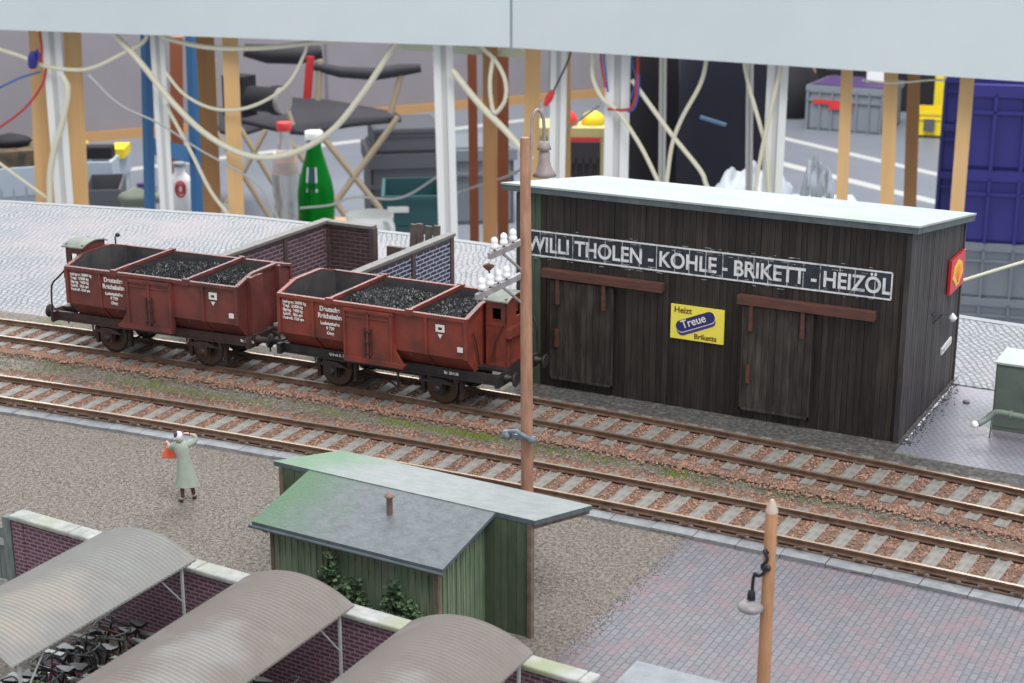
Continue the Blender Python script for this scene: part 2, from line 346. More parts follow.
def band(name, x0, x1, lo, hi, z, m, th=.2, step=1.0, extra=None):
    """ground strip between two lines y=lo(x) and y=hi(x)"""
    mb = MB(); n = max(1, int(round((x1 - x0) / step))); xs = [x0 + (x1 - x0) * i / n for i in range(n + 1)]
    vs = []
    for x in xs: vs += [(x, lo(x), z), (x, hi(x), z), (x, lo(x), z - th), (x, hi(x), z - th)]
    fs = []
    for i in range(n):
        a = 4 * i; b = a + 4
        fs += [(a, b, b + 1, a + 1), (a + 2, b + 2, b, a), (a + 1, b + 1, b + 3, a + 3)]
    fs += [(0, 1, 3, 2), (4 * n, 4 * n + 2, 4 * n + 3, 4 * n + 1)]
    mb.add(vs, fs, m); return struct(name, mb)
REAR = [(-60, 47.6), (-51, 50.3), (-40.4, 52.7), (-32.2, 53.1), (-28.5, 53.0), (-20, 52.2), (-9.5, 51.3), (6, 50.5)]
def rear(x):
    for (a, b), (c, d) in zip(REAR, REAR[1:]):
        if x <= c: return b + (d - b) * (x - a) / (c - a)
    return REAR[-1][1]
bed = lambda f, d: (lambda x: f(x) + d)
XL, XR = -60, 4
A = lambda x: ext(cA, sA, x); B = lambda x: ext(cB, sB, x)
band('ground_base', XL, XR, lambda x: 12, rear, -.12, 'board_edge', 9)
band('ground_platform', XL, -12.25, lambda x: 12, bed(A, -1.25), 0, 'platform_gravel', .1)
band('ground_paving', -12.25, XR, lambda x: 12, bed(A, -1.25), 0.0, 'paving', .1)
band('ground_track_bed', XL, XR, bed(A, -1.26), lambda x: B(x) + 2.2, .03, 'track_gravel', .15)
band('ballast_bed', XL, XR, bed(A, -.88), bed(A, 1.6), .1, 'ballast_bed', .1)
band('ballast_bed', XL, XR, bed(B, -1.6), bed(B, 1.35), .102, 'ballast_bed', .1)
band('ground_yard', XL, -26.9, bed(B, 2.2), rear, 0.0, 'cobbles', .1)
band('ground_yard', -26.9, -20.4, lambda x: 43.2, rear, 0.0, 'cobbles', .1)
band('ground_ash', -26.9, -20.4, bed(B, 2.0), lambda x: 43.25, .01, 'coal_ash', .1)
band('ground_yard', -20.4, -9.55, lambda x: 44.9, rear, 0.0, 'cobbles', .1)
band('ground_yard', -9.55, XR, lambda x: 44.6, rear, 0.03, 'cobbles', .1)
band('ground_yard_apron', -9.55, XR, lambda x: 38.3, lambda x: 44.6, 0.0, 'yard_slabs', .1)
band('ground_ash', -20.4, -9.55, bed(B, 1.35), lambda x: 44.9, .04, 'coal_ash', .1)
band('ground_ash', -9.55, XR, lambda x: 36.5, lambda x: 38.35, .04, 'coal_ash', .1)
band('rear_edge_strip', XL, XR, lambda x: rear(x) , lambda x: rear(x) + .35, 0.02, 'board_edge', 9)

# kerb of separate slabs beside the front track
mb = MB(); x = -46.0
while x < 2:
    y = A(x + .5); a = math.atan(sA(x + .5)); X = Matrix.Translation((x + .5, y - 1.08, 0)) @ Matrix.Rotation(a, 4, 'Z')
    w = random.uniform(-.015, .015)
    mb.box((-.49, -.19 + w, -.05), (.49, .2 + w, .07 + random.uniform(-.01, .01)), 'kerb_stone', X); x += 1.0
struct('kerb', mb)

# ------------------------------------------------------------------ railway tracks
def track(c, s, label, off, near=1.28):
    t = thing('railway_track', label, 'railway track', (-20, c(-20), .0), 0, None)
    ox, oy = -20, c(-20)
    prof = [(-.075, .14), (.075, .14), (.075, .16), (.02, .175), (.02, .235), (.04, .245), (.04, .28), (-.04, .28), (-.04, .245), (-.02, .235), (-.02, .175), (-.075, .16)]
    for sd in (-1, 1):
        vs = []; xs = [-58 + i * .8 for i in range(78)]
        for x in xs:
            y = ext(c, s, x); a = math.atan(s(max(x, -46))); nx, ny = -math.sin(a), math.cos(a)
            for (u, z) in prof:
                d = sd * .7525 + u; vs.append((x + nx * d - ox, y + ny * d - oy, z))
        n = len(prof); mb = MB()
        side = []; top = []
        for i in range(len(xs) - 1):
            for k in range(n):
                q = (i * n + k, (i + 1) * n + k, (i + 1) * n + (k + 1) % n, i * n + (k + 1) % n)
                (top if k == 6 else side).append(q)
        mb.add(vs, side + [tuple(range(n)), tuple(range(len(vs) - n, len(vs)))[::-1]], 'rail_rust')
        b = len(mb.f); k = mb.mi('rail_top')
        for q in top: mb.f.append(q); mb.m.append(k); mb.sm.append(False)
        # chairs holding the rail
        x = -44 + off
        while x < 2:
            y = c(x); a = math.atan(s(x)); X = Matrix.Translation((x - ox - math.sin(a) * sd * .7525, y - oy + math.cos(a) * sd * .7525, 0)) @ Matrix.Rotation(a, 4, 'Z')
            mb.box((-.07, -.15, .13), (.07, -.06, .17), 'rail_rust', X); mb.box((-.07, .06, .13), (.07, .15, .17), 'rail_rust', X); x += .66
        mb.build('rail', t)
    rn = random.Random(3)
    x = -44 + off
    while x < 2:
        y = c(x); a = math.atan(s(x)) + rn.uniform(-.012, .012); mb = MB()
        L_ = 1.28 + rn.uniform(-.04, .04); w = .155 + rn.uniform(-.01, .01)
        mb.prism([(-w, -.02), (w, -.02), (w, .125), (w - .02, .14), (-w + .02, .14), (-w, .125)], -L_ if near > 1 else -near, L_, 'sleeper_wood', 'y')
        mb.build('sleeper', t, (x - ox, y - oy, .0), a); x += .66
    return t
track(cA, sA, 'front railway track running along the concrete kerb beside the gravel platform', 0, .86)
track(cB, sB, 'rear railway track carrying the two red coal wagons past the dark shed', .3)

rs = random.Random(11)
def ballast_place(c, lo, hi, x0=-41, x1=-3):
    def f():
        x = rs.uniform(x0, x1); d = rs.uniform(lo, hi); u = abs(d)
        if abs(u - .7525) < .12: return None
        ph = None
        return (x, c(x) + d, .085 + rs.uniform(-.012, .012))
    return f
# ballast between the sleepers only, so that their tops stay clear
def between(c, off, lo, hi, x0=-44, x1=0):
    def f():
        k = rs.randrange(int((x1 - x0) / .66)); x = x0 + off + k * .66 + .33 + rs.uniform(-.2, .2)
        d = rs.uniform(lo, hi)
        if abs(abs(d) - .7525) < .1: return None
        return (x, c(x) + d, .108 + rs.uniform(-.01, .014))
    return f
mb = MB(); stones(mb, 11500, between(cA, 0, -.84, 1.3), .025, .055, 'ballast_stone', rnd=rs)
stones(mb, 4200, lambda: (lambda x: (x, cA(x) + rs.triangular(1.2, 1.9, 1.2), .1))(rs.uniform(-44, 0)), .025, .055, 'ballast_stone', rnd=rs)
tag(mb.build('ballast'), 'reddish brown ballast stones between the sleepers of the front track', 'ballast', kind='stuff')
mb = MB(); stones(mb, 11500, between(cB, .3, -1.3, 1.2), .025, .055, 'ballast_stone', rnd=rs)
stones(mb, 8000, lambda: (lambda x: (x, cB(x) - rs.triangular(1.2, 2.0, 1.2), .1))(rs.uniform(-44, 0)), .025, .055, 'ballast_stone', rnd=rs)
tag(mb.build('ballast'), 'reddish brown ballast stones around the rear track under the wagons', 'ballast', kind='stuff')
mb = MB(); stones(mb, 9000, lambda: (lambda x: (x, rs.uniform(cA(x) + 1.25, cB(x) - 1.4), .04))(rs.uniform(-44, 0)), .02, .045, 'grey_stone', rnd=rs)
tag(mb.build('gravel'), 'fine grey gravel strip between the two railway tracks', 'gravel', kind='stuff')
mb = MB()
def plat():
    x = rs.uniform(-33, -12.25) if rs.random() < .96 else -12.25 + abs(rs.gauss(0, .18)); return (x, rs.uniform(22.5, cA(x) - 1.3), .004)
stones(mb, 26000, plat, .012, .03, 'gravel_stone', .6, rs)
tag(mb.build('gravel'), 'beige gravel covering the platform around the green hut', 'gravel', kind='stuff')
mb = MB()
stones(mb, 5000, lambda: (rs.uniform(-20.4, -9.6), rs.uniform(38.2, 39.12), .03), .012, .035, 'ash_crumb', .6, rs)
tag(mb.build('coal_crumbs'), 'black coal crumbs scattered along the foot of the dark shed', 'coal', kind='stuff')
# moss and grass between the tracks
mb = MB()
for cx, cy, w, n in [(250, 402, .9, 150), (215, 398, .8, 120), (330, 412, 1.0, 150), (402, 423, .9, 420), (449, 431, .8, 420), (481, 436, .6, 520), (600, 459, 1.0, 260), (676, 472, .35, 160), (130, 382, 1.4, 260), (190, 392, 1.2, 200)]:
    p = at(cx, cy, .06)
    for _ in range(n):
        x = p.x + rs.gauss(0, w * .5); y = p.y + rs.gauss(0, .13); h = rs.uniform(.03, .1); a = rs.uniform(0, 2 * PI); l = rs.uniform(.0, .05)
        y = min(max(y, cA(x) + 1.0), cB(x) - 1.0)
        dx, dy = math.cos(a) * .012, math.sin(a) * .012
        mb.add([(x - dx, y - dy, .03), (x + dx, y + dy, .03), (x + dy * 4 * l, y + l, .03 + h)], [(0, 1, 2)], 'grass')
tag(mb.build('grass'), 'yellow green grass tufts growing between the two tracks', 'grass', kind='stuff')

# ------------------------------------------------------------------ coal wagons
def make_wagon(x, rz, red, frame_m, label, under_dirty):
    y = cB(x); t = thing('coal_wagon', label, 'wagon', (x, y, 0), rz, 'red open coal wagons on the rear track')
    Lh = 2.87; Wd = 1.4; ZT = 2.87; ZP = 3.08
    # outer profile of one side: vertical wall, then sloping in to the sole bar
    body = MB()
    def shell(off, m, flip):
        w = Wd - off; zb = 1.8; ww = .95 - off
        secs = []
        Lx = Lh - off
        pr = [(-ww, 1.36 + off), (-w, zb), (-w, ZT), ]
        pl = [(p[0], p[1]) for p in pr] + [(-p[0], p[1]) for p in pr[::-1]]
        vs = [(sx * Lx, p[0], p[1]) for sx in (-1, 1) for p in pl]; n = len(pl)
        fs = []
        for i in (0, 1, 3, 4): fs.append((i, i + 1, n + i + 1, n + i))
        fs.append((n - 1, 0, n, 2 * n - 1))                       # floor
        b = len(vs)
        for sx, q in ((-1, 0), (1, n)):                             # ends with the raised shoulders
            vs += [(sx * Lx, -.6, ZP), (sx * Lx, .6, ZP)]
            e = [q + 0, q + 1, q + 2, len(vs) - 2, len(vs) - 1, q + 3, q + 4, q + 5]
            fs.append(tuple(e) if sx > 0 else tuple(e[::-1]))
        if flip: fs = [f[::-1] for f in fs]
        body.add(vs, fs, m)
    shell(0, red, False); shell(.07, 'wagon_inside', True)
    # rim angle iron closing shell thickness
    for sy in (-1, 1):
        body.box((-Lh - .03, sy * 1.4 - .055 if sy > 0 else -1.46, ZT - .06), (Lh + .03, 1.46 if sy > 0 else -1.345, ZT + .035), red)
        for xr in (-1.78, 1.7):
            body.box((xr - 0.035, -1.45 if sy < 0 else 1.38, 1.8), (xr + .035, -1.38 if sy < 0 else 1.45, ZT - .06), red)
            body.bar((xr, sy * 1.42, 1.82), (xr, sy * .98, 1.38), .07, .07, red, up=(1, 0, 0))
        for xr in (-Lh, Lh): body.box((xr - .05, -1.45 if sy < 0 else 1.36, 1.8), (xr + .05, -1.36 if sy < 0 else 1.45, ZT), red)
    for sx in (-1, 1):
        e = sx * Lh
        pts = [(e, -1.4, ZT), (e, -.6, ZP), (e, .6, ZP), (e, 1.4, ZT)]
        for a, b in zip(pts, pts[1:]): body.bar(a, b, .12, .07, red)
        for yy in (-.62, .62):                                          # deep upright stiffeners of the end
            if sx < 0: body.box((e - .16, yy - .06, 1.36), (e, yy + .06, 3.06), red)
        if sx < 0: body.box((e - .17, .3, 1.36), (e - .01, .9, 3.05), red); body.box((e - .03, -1.0, 2.9), (e, -.9, 3.0), red)
    bo = body.build('body', t)
    for k, xb in enumerate((-1.25, 1.2)):
        b = MB(); b.box((xb - .045, -1.38, 2.84), (xb + .045, 1.38, 2.95), red); b.box((xb - .02, -1.36, 1.7), (xb + .02, 1.36, 2.84), 'wagon_inside')
        b.box((xb - .1, -1.47, 2.78), (xb + .1, -1.36, 2.96), red); b.box((xb - .1, 1.36, 2.78), (xb + .1, 1.47, 2.96), red); b.build('cross_beam', t)
    for sy in (-1, 1):                                                  # discharge doors
        d = MB(); ya, yb = (-1.53, -1.36) if sy < 0 else (1.36, 1.53)
        yo = ya if sy < 0 else yb
        d.box((-.74, ya + (.05 if sy < 0 else 0), 1.42), (.72, yb - (.05 if sy > 0 else 0), 2.74), red)
        d.prism([(-.76, 1.33), (1.05, 1.33), (1.08, 1.42), (.72, 1.46), (-.76, 1.46)], min(ya, yb) - (.02 if sy < 0 else -.02), max(ya, yb) - (.0 if sy < 0 else -.02), red, 'y')
        d.prism([(.72, 1.4), (1.02, 1.42), (.8, 1.75), (.72, 2.0)], ya + .04, yb - .04, red, 'y')
        for xx in (-.74, -.02, .7): d.box((xx - .03, min(ya, yb), 1.42), (xx + .03, max(ya, yb), 2.76), red)
        d.box((-.76, ya, 2.7), (.74, yb, 2.78), red); d.box((-.7, ya + .02, 2.56), (.7, yb - .02, 2.6), red)
        do = d.build('door', t)
        h = MB()
        for xx in (-.11, .07): h.box((xx - .015, yo - .02, 1.55), (xx + .015, yo + .02, 2.3), 'underframe_brown')
        for zz in (1.6, 1.9, 2.2): h.box((-.14, yo - .03, zz), (.1, yo + .03, zz + .04), 'underframe_brown')
        h.build('latch', do)
    # lettering on both long sides
    for sy in (-1, 1):
        fl = sy > 0; q = 1 if not fl else -1
        tx = lambda s, size, xx, zz, al='LEFT', nm='lettering', bold=.004: text_obj(s, size, 'white_paint', t, face_y(q * xx, sy * 1.425, zz, fl), nm, .9, bold, .004, al)
        tx('Deutsche\nReichsbahn', .185, -1.24, 2.58, 'CENTER', bold=.006)
        tx('Ludwigshafen\n9 739\nOmg', .125, -1.24, 2.2, 'CENTER')
        tx('Ladegew. 20000 kg\nTragf.  21000 kg\nEigeng.  9450 kg\nLadefl.  18,6 qm\nBodenfl. 15,0 qm', .108, -2.74, 2.66)
        b = MB(); yq = sy * 1.425
        for (xa, za, w_, h_) in ((2.12, 2.46, .26, .2), ): b.box((q * xa - w_ / 2, yq - .006, za), (q * xa + w_ / 2, yq + .006, za + h_), 'white_paint'); b.box((q * xa - .05, yq - .009, za + .06), (q * xa + .06, yq + .009, za + .13), 'underframe_black')
        b.prism([(q * 2.12 - .07, 2.4), (q * 2.12, 2.28), (q * 2.12 + .07, 2.4)], yq - .006, yq + .006, 'white_paint', 'y')
        b.build('panel_marking', t); b = MB()
        b.box((q * 2.72 - .08, sy * 1.46 - .006, 2.0), (q * 2.72 + .08, sy * 1.46 + .006, 2.14), 'white_paint')
        b.build('panel_marking', t)
    # underframe
    f = MB(); fm = frame_m
    for sy in (-1, 1):
        f.box((-3.05, sy * 1.02 - .05, 1.12), (3.66, sy * 1.02 + .05, 1.38), fm)
        f.box((-3.05, sy * 1.02 - .09, 1.12), (3.66, sy * 1.02 + .09, 1.16), fm)
    f.box((-3.12, -1.25, 1.1), (-3.0, 1.25, 1.4), fm); f.box((3.6, -1.25, 1.1), (3.72, 1.25, 1.4), fm)
    for xx in (-1.6, 0, 1.6): f.box((xx - .08, -1, 1.15), (xx + .08, 1, 1.3), fm)
    f.box((-2.6, -.5, .95), (2.6, -.4, 1.15), fm); f.box((-2.6, .4, .95), (2.6, .5, 1.15), fm)
    f.box((2.87, -.75, 1.38), (3.66, .75, 1.45), fm)
    fo = f.build('underframe', t)
    for sy in (-1, 1):
        for xs_, s_ in ((-1.15, 'lettering'), (2.4, 'lettering')):
            text_obj('Gelenk R. 3,30' if xs_ < 0 else 'Br. 20.4.36', .11, 'white_paint', fo, face_y(xs_ * (1 if sy < 0 else -1) - .35, sy * 1.115, 1.24, sy > 0), 'frame_lettering', .9, .003, .003)
    for wx in (-1.45, 1.83):
        w = MB()
        for sy in (-1, 1):
            w.lathe([(.06, -.05), (.3, -.045), (.33, -.03), (.46, -.04), (.47, .03), (.5, .05), (.5, .07), (.33, .05), (.3, .02), (.06, .03)], (wx, sy * .76, .77), 'underframe_black' , 28, axis='y')
            w.lathe([(.40, sy * .075), (.475, sy * .075), (.475, sy * .055), (.40, sy * .055)], (wx, sy * .76, .77), 'wheel_steel', 28, axis='y')
            for k in range(4):
                a = k * PI / 2 + .4; w.bar((wx + .08 * math.cos(a), sy * .8, .77 + .08 * math.sin(a)), (wx + .42 * math.cos(a), sy * .8, .77 + .42 * math.sin(a)), .07, .03, 'underframe_black', up=(0, 1, 0))
        w.tube([(wx, -1.05, .77), (wx, 1.05, .77)], .07, 'wheel_steel', 10)
        w.build('wheelset', t)
        for sy in (-1, 1):
            g = MB(); gy = sy * .98
            g.prism([(wx - .42, 1.14), (wx + .42, 1.14), (wx + .2, .9), (wx + .16, .58), (wx - .16, .58), (wx - .2, .9)], gy - .025, gy + .025, fm, 'y')
            g.box((wx - .14, gy + sy * .03 - .08, .66), (wx + .14, gy + sy * .03 + .09, .92), fm, None)
            g.lathe([(.09, -.02), (.09, .04), (.05, .06)] if sy > 0 else [(.09, .02), (.09, -.04), (.05, -.06)], (wx, gy + sy * .12, .78), fm, 12, axis='y')
            for k in range(5): g.box((wx - .52 + k * .08, gy + sy * .08 - .045, .93 + k * .028), (wx + .52 - k * .08, gy + sy * .08 + .045, .955 + k * .028), fm)
            for q in (-.54, .54): g.bar((wx + q, gy + sy * .08, .93), (wx + q * 1.1, gy, 1.14), .05, .05, fm)
            g.build('axle_guard', t)
    br = MB()
    for wx in (-1.45, 1.83):
        for dx in (-.58, .58):
            for sy in (-1, 1): br.prism([(wx + dx - .05, .5), (wx + dx + .05, .5), (wx + dx + .06, 1.0), (wx + dx - .06, 1.0)], sy * .78 - .06, sy * .78 + .06, 'underframe_brown', 'y'); br.bar((wx + dx, sy * .78, .9), (wx + dx, sy * .78, 1.2), .04, .04, fm)
            br.bar((wx + dx, -.85, .7), (wx + dx, .85, .7), .05, .05, fm); br.build('brake_shoe', t); br = MB()
    br.bar((-.7, -.2, .75), (1.2, -.2, .75), .05, .05, fm); br.bar((.55, -.95, .55), (.55, -.95, 1.15), .05, .05, fm); br.bar((.55, -.95, .6), (.2, -.95, .75), .04, .04, fm)
    br.build('brake_gear', t)
    for ex, ln in ((-3.1, -.5), (3.7, .36)):
        for sy in (-1, 1):
            b = MB(); sg = 1 if ln > 0 else -1
            b.lathe([(.11, 0), (.11, sg * .12), (.085, sg * .13), (.085, sg * (abs(ln) - .1)), (.05, sg * (abs(ln) - .1)), (.05, sg * (abs(ln) - .05)), (.19, sg * (abs(ln) - .045)), (.2, sg * (abs(ln) - .01)), (.15, sg * abs(ln))], (ex, sy * .88, 1.3), fm, 16, axis='x')
            b.box((ex - .04, sy * .88 - .16, 1.15), (ex + .04, sy * .88 + .16, 1.45), fm); b.build('buffer', t)
        c = MB(); sg = 1 if ln > 0 else -1
        c.tube([(ex, 0, 1.25), (ex + sg * .15, 0, 1.25), (ex + sg * .22, 0, 1.15), (ex + sg * .2, 0, .95), (ex + sg * .12, 0, .85)], .035, fm, 8); c.tube([(ex, .35, 1.2), (ex + sg * .12, .35, 1.1), (ex + sg * .12, .35, .8)], .025, 'rubber', 6)
        c.build('coupling', t)
    # brakeman's cab
    cb = MB(); x0, x1, ya, yb = 2.97, 3.58, -.52, .52; zf, ze = 1.46, 3.2
    def wall_hole(px0, px1, pz0, pz1, hx0, hx1, hz0, hz1, yy, th, axis):
        def bx(a, b, c, d):
            if axis == 'y': cb.box((a, yy, c), (b, yy + th, d), red)
            else: cb.box((yy, a, c), (yy + th, b, d), red)
        bx(px0, hx0, pz0, pz1); bx(hx1, px1, pz0, pz1); bx(hx0, hx1, pz0, hz0); bx(hx0, hx1, hz1, pz1)
    wall_hole(x0, x1, zf, ze, x0 + .2, x1 - .16, 2.72, 3.02, ya, .04, 'y'); wall_hole(x0, x1, zf, ze, x0 + .2, x1 - .16, 2.72, 3.02, yb - .04, .04, 'y')
    wall_hole(ya, yb, zf, ze + .1, .05, .3, 2.7, 3.05, x1 - .04, .04, 'x'); cb.box((x0, ya, zf), (x0 + .04, yb, ze + .1), red)
    for zz in (2.55,): cb.box((x0, ya - .015, zz), (x1, ya, zz + .04), red)
    for xx in (x0 + .02, x0 + .3, x1 - .03): cb.box((xx, ya - .012, zf), (xx + .025, ya, 2.55), red)
    cb.box((x0 + .18, ya - .012, 2.7), (x1 - .14, ya, 2.72), red)
    cb.prism([(-.55, 2.25), (.52, 2.25), (.52, 2.5), (-.55, 2.5)], x1, x1 + .14, red, 'x'); cb.box((x1, -.3, 1.5), (x1 + .03, .25, 2.2), red)
    cb.box((x0, ya, zf - .05), (x1, yb, zf), red); cb.box((x0 + .04, -.02, zf), (x1 - .04, .02, ze), 'underframe_black'); co = cb.build('brake_cab', t)  # black partition added inside, so the cab windows read as dark interior
    r = MB(); n = 12; vs = []
    for k in range(n + 1):
        u = -1 + 2 * k / n; yy = u * .6; zz = 3.2 + .13 * (1 - u * u)
        vs += [(x0 - .06, yy, zz), (x1 + .08, yy, zz), (x0 - .06, yy, zz + .035), (x1 + .08, yy, zz + .035)]
    fs = []
    for k in range(n):
        a = 4 * k; b = a + 4; fs += [(a, b, b + 1, a + 1), (a + 2, a + 3, b + 3, b + 2), (a, a + 2, b + 2, b), (a + 1, b + 1, b + 3, a + 3)]
    fs += [(0, 1, 3, 2), (4 * n, 4 * n + 2, 4 * n + 3, 4 * n + 1)]
    r.add(vs, fs, 'cab_roof'); r.build('cab_roof', co)
    w = MB()
    for xx in (x0 + .02, x1 - .06):
        vs = [(xx, -.5, 3.18)] + [(xx, u * .5, 3.2 + .13 * (1 - (u * .5 / .6) ** 2)) for u in [-1 + .2 * i for i in range(11)]] + [(xx, .5, 3.18)]
        w.prism([(v[1], v[2]) for v in vs], xx, xx + .04, red, 'x')
    w.build('gable', co)
    h = MB()
    h.tube([(3.2, ya - .06, 1.6), (3.28, ya - .06, 2.1), (3.52, ya - .06, 2.6)], .018, 'underframe_brown', 6)
    h.build('handrail', t); h = MB()
    h.tube([(2.92, -.75, 1.5), (2.95, -1.0, 2.2), (2.92, -1.1, 2.45)], .02, 'underframe_brown', 6)
    h.build('handrail', t); h = MB()
    h.tube(smooth_path([(2.93, 1.38, 2.78), (3.25, 1.36, 2.5), (3.55, 1.3, 2.2), (3.6, 1.3, 1.46), (3.6, 1.3, 1.1)], 3), .028, 'underframe_black', 6)
    h.build('handrail', t); h = MB()
    h.tube([(2.95, 1.1, 1.4), (3.0, 1.2, 1.9), (2.95, 1.3, 1.95)], .02, 'underframe_black', 6)
    h.build('handrail', t)
    l = MB()
    l.tube([(-2.95, .9, 1.36), (-3.0, .9, 1.5)], .03, fm, 6); l.lathe([(0, -.08), (.07, -.05), (.09, 0), (.07, .06), (0, .08)], (-3.35, .2, 1.55), 'arm_grey', 10)
    l.tube([(-3.1, .2, 1.35), (-3.35, .2, 1.5)], .03, fm, 6); l.build('hose_connector', t)
    return t
def coal_load(x, rz, label, seed, flip=1):
    rn = random.Random(seed); mb = MB(); n = 24; m_ = 12
    def hz(u, v):
        s = 0
        uu = u * flip
        for c, w, h in ((-1.3, .75, 2.74), (0, 1.4, 2.82), (2.0, 1.1, 2.8)): s = max(s, h - .2 * ((uu - c) / w) ** 2)
        return min(2.84, s - .14 * (v / 1.2) ** 2 + .1 * noise.noise(Vector((u * 1.5 + seed, v * 1.5, 0))))
    vs = [(-2.78 + 5.56 * i / n, -1.31 + 2.62 * j / m_, hz(-2.78 + 5.56 * i / n, -1.31 + 2.62 * j / m_)) for i in range(n + 1) for j in range(m_ + 1)]
    fs = [(i * (m_ + 1) + j, (i + 1) * (m_ + 1) + j, (i + 1) * (m_ + 1) + j + 1, i * (m_ + 1) + j + 1) for i in range(n) for j in range(m_)]
    mb.add(vs, fs, 'coal_bed')
    def pl():
        u, v = rn.uniform(-2.72, 2.72), rn.uniform(-1.25, 1.25)
        if min(abs(u + 1.25), abs(u - 1.2)) < .1: return None
        return (u, v, hz(u, v) + .02)
    stones(mb, 6500, pl, .03, .065, 'coal_lump', .9, rn)
    o = mb.build('coal', loc=(x, cB(x), 0), rot=rz); return tag(o, label, 'coal', kind='stuff')
h2 = math.atan(sB(-22.8)); h1 = math.atan(sB(-30.0))
make_wagon(-22.81, h2, 'wagon_red', 'underframe_black', 'red open coal wagon nearer the shed, its brake cab behind the telegraph pole', False)
coal_load(-22.81, h2, 'black coal heaped in the wagon nearer the shed', 5)
make_wagon(-30.0, h1 + PI, 'wagon_red_worn', 'underframe_brown', 'worn brownish red coal wagon farther from the shed, its cab at the outer end', True)
coal_load(-30.0, h1 + PI, 'black coal heaped in the brownish wagon farther from the shed', 9, -1)

# ------------------------------------------------------------------ coal dealer's shed
SX0, SX1, SY0, SY1 = -20.45, -9.65, 39.15, 44.95
t = thing('coal_shed', 'large dark plank coal shed with pale roof and white painted lettering', 'shed', (SX0, SY0, 0))
def L3(x, y, z): return (x - SX0, y - SY0, z)
rn = random.Random(2)
def plank_wall(name, x0, x1, zb, ztop, y, face, m, w=.17, parent=t, th=.05, loc=L3, vert=True, label=None, m2=None):
    """upright boards, one mesh; face 'y' runs along x, 'x' runs along y"""
    mb = MB(); u = x0; i = 0
    while u < x1 - .01:
        v = min(u + w * rn.uniform(.85, 1.15), x1); o = rn.uniform(0, .018); zt = ztop(u) if callable(ztop) else ztop; zt2 = ztop(v) if callable(ztop) else ztop
        mm = m2 if m2 and (u - x0) < m2[1] else None
        mm = m2[0] if mm else m
        if face == 'y':
            vs = [loc(a, b, c) for (a, b, c) in ((u, y - o, zb), (v - .008, y - o, zb), (v - .008, y + th, zb), (u, y + th, zb), (u, y - o, zt), (v - .008, y - o, zt2), (v - .008, y + th, zt2), (u, y + th, zt))]
        else:
            vs = [loc(b, a, c) for (a, b, c) in ((u, y + o, zb), (v - .008, y + o, zb), (v - .008, y - th, zb), (u, y - th, zb), (u, y + o, zt), (v - .008, y + o, zt2), (v - .008, y - th, zt2), (u, y - th, zt))]
        mb.add(vs, [(3, 2, 1, 0), (4, 5, 6, 7), (0, 1, 5, 4), (1, 2, 6, 5), (2, 3, 7, 6), (3, 0, 4, 7)], mm); u = v; i += 1
    o = mb.build(name, parent)
    if label: o['label'] = label
    return o
ROOFZ = lambda y: 5.5 - (y - 38.9) * (5.5 - 4.58) / (45.25 - 38.9)
plank_wall('front_wall', SX0, SX1, 0, 5.44, SY0, 'y', 'shed_plank', m2=('shed_plank_green', .55))
plank_wall('side_wall', SY0, SY1, 0, lambda y: ROOFZ(y) - .02, SX1, 'x', 'shed_plank_side')
plank_wall('side_wall', SY0, SY1, 0, lambda y: ROOFZ(y) - .02, SX0 + .03, 'x', 'shed_plank_side')
plank_wall('rear_wall', SX0, SX1, 0, 4.6, SY1 - .05, 'y', 'shed_plank')
mb = MB()
for (x, y) in ((SX1 - .02, SY0 - .02), (SX0 + .05, SY0 - .02), (SX1 - .02, SY1)): mb.box(L3(x - .07, y - .05, 0), L3(x + .06, y + .07, ROOFZ(y) - .03), 'shed_plank_side'); mb.build('corner_post', t); mb = MB()
mb = MB()
ya, yb, xa, xb = 38.88, 45.25, -20.85, -9.42
for zo, h, m, e in ((0, .05, 'shed_roofing', 0), (-.16, .16, 'roof_edge', .02)):
    za, zb_ = ROOFZ(ya) + .16 + zo, ROOFZ(yb) + .16 + zo
    vs = [L3(xa + e, ya + e, za), L3(xb - e, ya + e, za), L3(xb - e, yb - e, zb_), L3(xa + e, yb - e, zb_), L3(xa + e, ya + e, za + h), L3(xb - e, ya + e, za + h), L3(xb - e, yb - e, zb_ + h), L3(xa + e, yb - e, zb_ + h)]
    mb.add(vs, [(3, 2, 1, 0), (4, 5, 6, 7), (0, 1, 5, 4), (1, 2, 6, 5), (2, 3, 7, 6), (3, 0, 4, 7)], m)
mb.build('roof', t)
# sliding doors, their rails and irons
for x0, x1, rx0, rx1, zr in ((-19.4, -17.5, -19.62, -16.07, 3.31), (-13.85, -11.95, -13.98, -10.38, 3.29)):
    d = plank_wall('sliding_door', x0, x1, .3, 3.12, SY0 - .1, 'y', 'door_plank', w=.19, th=.06)
    mb = MB()
    for q in (x0, x1 - .05): mb.box(L3(q, SY0 - .13, .3), L3(q + .05, SY0 - .1, 3.12), 'door_plank')
    mb.box(L3(x0, SY0 - .13, .3), L3(x1, SY0 - .1, .36), 'door_plank'); mb.build('door_edge', d)
    mb = MB(); mb.box(L3(x0 + .17, SY0 - .17, 1.05 if x0 > -15 else 1.25), L3(x0 + .27, SY0 - .11, 1.55 if x0 > -15 else 1.75), 'rust_iron'); mb.build('handle', d)
    for hx in (x0 + .2, x1 - .32): mb = MB(); mb.box(L3(hx, SY0 - .2, 2.48), L3(hx + .1, SY0 - .12, 3.2), 'brown_timber'); mb.build('hanger', d)
    mb = MB(); mb.box(L3(rx0, SY0 - .24, zr - .12), L3(rx1, SY0 - .02, zr + .12), 'brown_timber'); mb.build('door_rail', t, bevel=.01)
